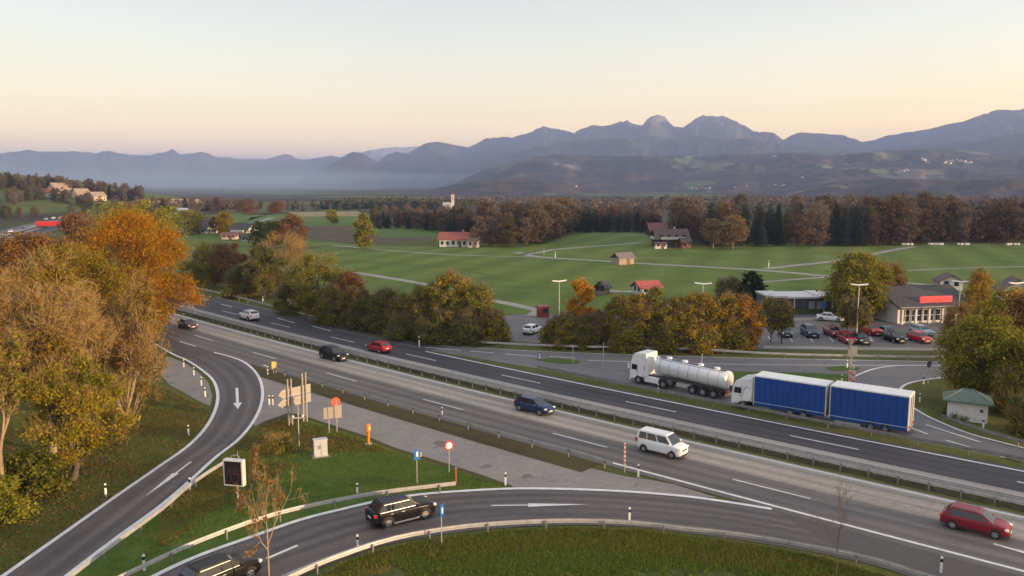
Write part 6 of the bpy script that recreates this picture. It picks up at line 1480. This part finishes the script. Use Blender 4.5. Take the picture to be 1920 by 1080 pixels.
forest('in the row of trees beyond the stubble field', 'row beyond the stubble field', [(440, 396), (500, 398), (560, 397), (680, 395)], 60, 2, 11, dict(rust=[.15, .2], brown=[.5, .5], olive=[.3, .3]), (.4, .6))
def hilltrees(where, group, pts, mix, n, jit, hs):
    for k in range(n):
        u = frng.uniform(0, 1); xs = np.interp(u, np.linspace(0, 1, len(pts)), [p[0] for p in pts]); ys = np.interp(u, np.linspace(0, 1, len(pts)), [p[1] for p in pts])
        q = GT(xs + frng.normal(0, jit), ys + abs(frng.normal(0, jit * .35)))
        if np.linalg.norm(q) > 1500: continue
        kind = list(mix)[int(frng.choice(len(mix), p=np.array(list(mix.values())) / sum(mix.values())))]
        nm, adj = NAME[kind]; o = link(nm, FM[kind][int(frng.integers(3))]); s_ = frng.uniform(*hs); o.scale = (s_, s_, s_)
        o.location = (q[0], q[1], float(hgt(q[0], q[1])) - .2); o.rotation_euler = (0, 0, frng.uniform(0, 6.28))
        tag(o, f'{adj} {where}', 'tree', f'{adj} trees, {group}'); fcount[nm] = fcount.get(nm, 0) + 1
hilltrees('on the crest of the left hill', 'crest of the left hill', [(-20, 352), (30, 352), (80, 357), (130, 362), (200, 370), (260, 377)], dict(spruce=.3, rust=.35, brown=.4, olive=.2), 95, 6, (.55, .95))
hilltrees('among the houses of the left hill', 'slope of the left hill', [(20, 380), (60, 372), (150, 382), (220, 392), (300, 398), (400, 394)], dict(rust=.1, brown=.3, olive=.6), 46, 9, (.4, .75))
hilltrees('at the foot of the green slope on the left', 'foot of the left slope', [(-10, 395), (20, 410), (90, 404), (140, 398), (200, 402)], dict(brown=.4, olive=.6), 16, 6, (.35, .6))
hilltrees('around the long orange hall', 'around the hall', [(255, 392), (300, 397), (380, 396), (440, 392)], dict(rust=.1, brown=.6, olive=.2, spruce=.2), 30, 5, (.5, .8))
# ---- woods beyond: too far and dense to count
def farwood(name, pieces, lm, seed, n, hh):
    rng = np.random.default_rng(seed); A = []
    for (x0, x1, y0, y1, w) in pieces:
        m = int(n * w); X = rng.uniform(x0, x1, m); Y = rng.uniform(y0, y1, m)
        for a, b in zip(X, Y):
            q = G(a, b); h = hh * rng.uniform(.7, 1.2); c = np.array((q[0], q[1], h * .5)); k = 26
            P_ = c + rng.normal(size=(k, 3)) * np.array((2.6, 2.6, h * .24)); P_[:, 2] = np.clip(P_[:, 2], .5, h); A.append(P_)
    C = np.concatenate(A); s = np.full(len(C), 1.5)
    o = link(name, np_mesh(name, leaf_quads(rng, C, s, .8), mats=[lm]), kind='stuff'); return o
farwood('distant_wood', [(1060, 1300, 380, 395, .25), (1300, 1930, 378, 392, .5), (900, 1080, 376, 392, .15)], FL_['brown'], 5, 900, 6.5)
farwood('distant_wood', [(1060, 1920, 376, 386, .5), (600, 815, 384, 394, .3)], FL_['spruce'], 6, 500, 5.5)
farwood('distant_wood', [(640, 900, 376, 390, .35), (1250, 1700, 372, 380, .3)], FL_['olive'], 8, 500, 6)
print('FOREST', fcount)

# ============================================================ tall grass and fallen leaves near the camera
def tufts(name, poly_px, n, lo, hi, w, lm, seed):
    rng = np.random.default_rng(seed); P_ = np.array([G(*p) for p in poly_px]); mn, mx = P_.min(0), P_.max(0); out_ = []
    pts = rng.uniform(mn, mx, (n * 4, 2)); x, y = pts[:, 0], pts[:, 1]; ins = np.zeros(len(pts), bool); j = len(P_) - 1
    for i in range(len(P_)):
        c = ((P_[i, 1] > y) != (P_[j, 1] > y)) & (x < (P_[j, 0] - P_[i, 0]) * (y - P_[i, 1]) / (P_[j, 1] - P_[i, 1] + 1e-12) + P_[i, 0]); ins ^= c; j = i
    pts = pts[ins]; dens = fbm(pts[:, 0] * .35, pts[:, 1] * .35, seed); pts = pts[dens > .27][:n]
    m = len(pts); C = np.stack([pts[:, 0], pts[:, 1], np.full(m, .0)], 1); D = unit(rng, m) * .45 + np.array((0, 0, 1.0)); D /= np.linalg.norm(D, axis=1)[:, None]
    link(name, np_mesh(name, twig_quads(rng, C, D, rng.uniform(lo, hi, m), w), mats=[lm]), kind='stuff')
GT1 = leafmat('tall_grass_blade', [(0.098, 0.171, 0.022), (0.142, 0.228, 0.028), (0.197, 0.228, 0.038), (0.261, 0.217, 0.056), (0.078, 0.137, 0.019)], .35, 0)
GT2 = leafmat('dry_grass_blade', [(0.281, 0.198, 0.057), (0.206, 0.16, 0.044), (0.16, 0.15, 0.034), (0.338, 0.225, 0.072)], .35, 0)
tufts('tall_grass', [(560, 1110), (640, 1058), (707, 1034), (777, 1018), (877, 1003), (982, 994), (1082, 991), (1186, 994), (1280, 1006), (1405, 1022), (1547, 1048), (1700, 1092), (1750, 1130), (900, 1180)], 90000, .06, .22, .024, GT1, 1)
tufts('dry_grass', [(560, 1110), (640, 1056), (707, 1032), (777, 1016), (877, 1001), (982, 992), (1082, 989), (1186, 992), (1280, 1004), (1405, 1020), (1547, 1046), (1700, 1090), (1700, 1110), (1280, 1050), (1082, 1030), (877, 1040), (700, 1080)], 14000, .08, .26, .018, GT2, 2)
tufts('island_turf', [(478, 803), (542, 780), (640, 810), (744, 848), (848, 880), (955, 914), (807, 922), (640, 930), (521, 955), (333, 1022), (240, 1070), (150, 1110), (304, 958), (408, 868)], 46000, .06, .18, .016, GT1, 3)
tufts('dry_turf', [(478, 806), (542, 784), (640, 812), (744, 850), (640, 840), (560, 850), (500, 900), (400, 960), (260, 1060), (304, 962), (408, 872)], 14000, .08, .25, .015, GT2, 4)
VT = [(395, 772), (380, 802), (346, 840), (290, 878), (206, 936), (102, 1009), (0, 1082), (-60, 1110), (-60, 800), (200, 705), (310, 728), (372, 757)]
tufts('verge_turf', VT, 26000, .06, .22, .016, GT1, 6)
tufts('dry_turf', VT, 24000, .04, .2, .018, GT2, 7)

def litter(name, poly_px, n, lm, seed):
    rng = np.random.default_rng(seed); P_ = np.array([G(*p) for p in poly_px]); mn, mx = P_.min(0), P_.max(0)
    pts = rng.uniform(mn, mx, (n * 4, 2)); x, y = pts[:, 0], pts[:, 1]; ins = np.zeros(len(pts), bool); j = len(P_) - 1
    for i in range(len(P_)):
        c = ((P_[i, 1] > y) != (P_[j, 1] > y)) & (x < (P_[j, 0] - P_[i, 0]) * (y - P_[i, 1]) / (P_[j, 1] - P_[i, 1] + 1e-12) + P_[i, 0]); ins ^= c; j = i
    pts = pts[ins]; pts = pts[fbm(pts[:, 0] * .3, pts[:, 1] * .3, seed) > .44][:n]; m = len(pts)
    link(name, np_mesh(name, leaf_quads(rng, np.stack([pts[:, 0], pts[:, 1], rng.uniform(.05, .14, m)], 1), .075), mats=[lm]), kind='stuff')
litter('fallen_leaves', VT, 13000, leafmat('fallen_leaf', [(.20, .11, .035), (.15, .08, .03), (.26, .15, .04), (.11, .065, .03)], .1, 0), 12)
litter('fallen_leaves', [(478, 803), (542, 780), (640, 810), (744, 848), (640, 850), (540, 880), (420, 960), (300, 1030), (304, 958), (408, 868)], 5000, leafmat('fallen_leaf', [(.20, .11, .035)], .1, 0), 13)
# ============================================================ light, sky, haze, camera
SUN_AZ, SUN_EL = R(115), R(5.0)            # azimuth clockwise from +Y
w = bpy.data.worlds.new('World'); SC.world = w; w.use_nodes = True
nt = w.node_tree; nt.nodes.clear()
bg = nt.nodes.new('ShaderNodeBackground'); wo = nt.nodes.new('ShaderNodeOutputWorld')
sky = nt.nodes.new('ShaderNodeTexSky'); sky.sky_type = 'NISHITA'; sky.sun_disc = False
sky.sun_elevation = SUN_EL; sky.sun_rotation = SUN_AZ; sky.altitude = 600; sky.air_density = 1.0; sky.dust_density = 1.0; sky.ozone_density = 1.0
tc = nt.nodes.new('ShaderNodeTexCoord'); sx = nt.nodes.new('ShaderNodeSeparateXYZ'); nt.links.new(tc.outputs['Generated'], sx.inputs[0])
zr = ramp(nt, sx.outputs[2], [(0.0, (3.8, 1.98, .36)), (.03, (2.8, 1.57, .33)), (.055, (1.92, 1.165, .31)), (.085, (1.27, .895, .35)), (.125, (.92, .77, .43)), (.17, (.72, .68, .52)), (.225, (.565, .55, .485)), (.45, (.54, .55, .575)), (1, (.54, .54, .56))])
dt = nt.nodes.new('ShaderNodeVectorMath'); dt.operation = 'DOT_PRODUCT'; nt.links.new(tc.outputs['Generated'], dt.inputs[0])
dt.inputs[1].default_value = (math.sin(SUN_AZ), math.cos(SUN_AZ), 0.05)
sg = ramp(nt, dt.outputs['Value'], [(0.0, (.94, .92, .94)), (.35, (1, 1, 1)), (.75, (1.0, .96, .9)), (1, (1, .9, .75))])
sb = N(nt, 'ShaderNodeMapRange'); nt.links.new(dt.outputs['Value'], sb.inputs[0]); sb.inputs[1].default_value = -.5; sb.inputs[2].default_value = 1; sb.inputs[3].default_value = 1.0; sb.inputs[4].default_value = 1.5
vm = nt.nodes.new('ShaderNodeVectorMath'); vm.operation = 'SCALE'; nt.links.new(mixc(nt, 1.0, zr, sg, 'MULTIPLY'), vm.inputs[0]); nt.links.new(sb.outputs[0], vm.inputs['Scale'])
v2 = nt.nodes.new('ShaderNodeVectorMath'); v2.operation = 'SCALE'; nt.links.new(vm.outputs[0], v2.inputs[0]); v2.inputs['Scale'].default_value = SKY_GAIN
nt.links.new(mixc(nt, SKY_MIX, sky.outputs[0], v2.outputs[0]), bg.inputs[0]); bg.inputs[1].default_value = SKY_STRENGTH
nt.links.new(bg.outputs[0], wo.inputs[0])
sl = bpy.data.lights.new('sun', 'SUN'); sl.energy = SUN_STRENGTH; sl.angle = R(.6); sl.color = SUN_COL
so = link('sun', sl)
so.rotation_euler = Vector((math.sin(SUN_AZ) * math.cos(SUN_EL), math.cos(SUN_AZ) * math.cos(SUN_EL), math.sin(SUN_EL))).to_track_quat('Z', 'Y').to_euler()
if HAZE > 0:
    hb = MB().box((0, 5000, 375 - 27), (56000, 50000, 750))
    m, nt, out = nodes('air'); v = nt.nodes.new('ShaderNodeVolumePrincipled')
    v.inputs['Color'].default_value = (*HAZE_COL, 1); v.inputs['Density'].default_value = HAZE; v.inputs['Anisotropy'].default_value = 0.0
    nt.links.new(v.outputs[0], out.inputs['Volume'])
    hb.build('haze', m, None, kind='stuff')
def mist():
    a = to_az(np.linspace(-500, 1060, 28)); V = []
    kf = np.clip((np.linspace(-500, 1060, 28) - 560) / 220, 0, 1)
    for r0_, r1_, h in ((1180, 4000, 5), (1750, 4500, 88), (9600, 9600, 90)):
        for z in (-26.5, h): V += [((r0_ + (r1_ - r0_) * f) * math.sin(q), (r0_ + (r1_ - r0_) * f) * math.cos(q), z) for q, f in zip(a, kf)]
    k = len(a); F = []
    def row(i): return i * k
    order = [row(0), row(1), row(3), row(5), row(4), row(2)]
    for i in range(6):
        p, q = order[i], order[(i + 1) % 6]
        F += [(p + j, p + j + 1, q + j + 1, q + j) for j in range(k - 1)]
    F += [tuple(o for o in order), tuple(o + k - 1 for o in order[::-1])]
    m, nt, out = nodes('mist_air'); v = nt.nodes.new('ShaderNodeVolumePrincipled')
    v.inputs['Color'].default_value = (.42, .58, .80, 1); v.inputs['Density'].default_value = MIST; v.inputs['Anisotropy'].default_value = 0.0
    nt.links.new(v.outputs[0], out.inputs['Volume']); MB().add(V, F).build('valley_mist', m, None, kind='stuff')
if MIST > 0: mist()
cd = bpy.data.cameras.new('camera'); cam = link('camera', cd); SC.camera = cam
cd.sensor_width = 36; cd.lens = FPX / 1920 * 36; cd.clip_start = .5; cd.clip_end = 120000
cam.location = (0, 0, CAMH); cam.rotation_euler = (R(90) - PITCH, 0, 0)
SC.view_settings.view_transform = 'Standard'; SC.view_settings.look = 'None'; SC.view_settings.gamma = 1; SC.view_settings.exposure = EXPO
SC.render.engine = 'CYCLES'; SC.cycles.use_denoising = True; SC.cycles.max_bounces = 6; SC.cycles.transparent_max_bounces = 8
SC.render.resolution_x = 1024; SC.render.resolution_y = 576
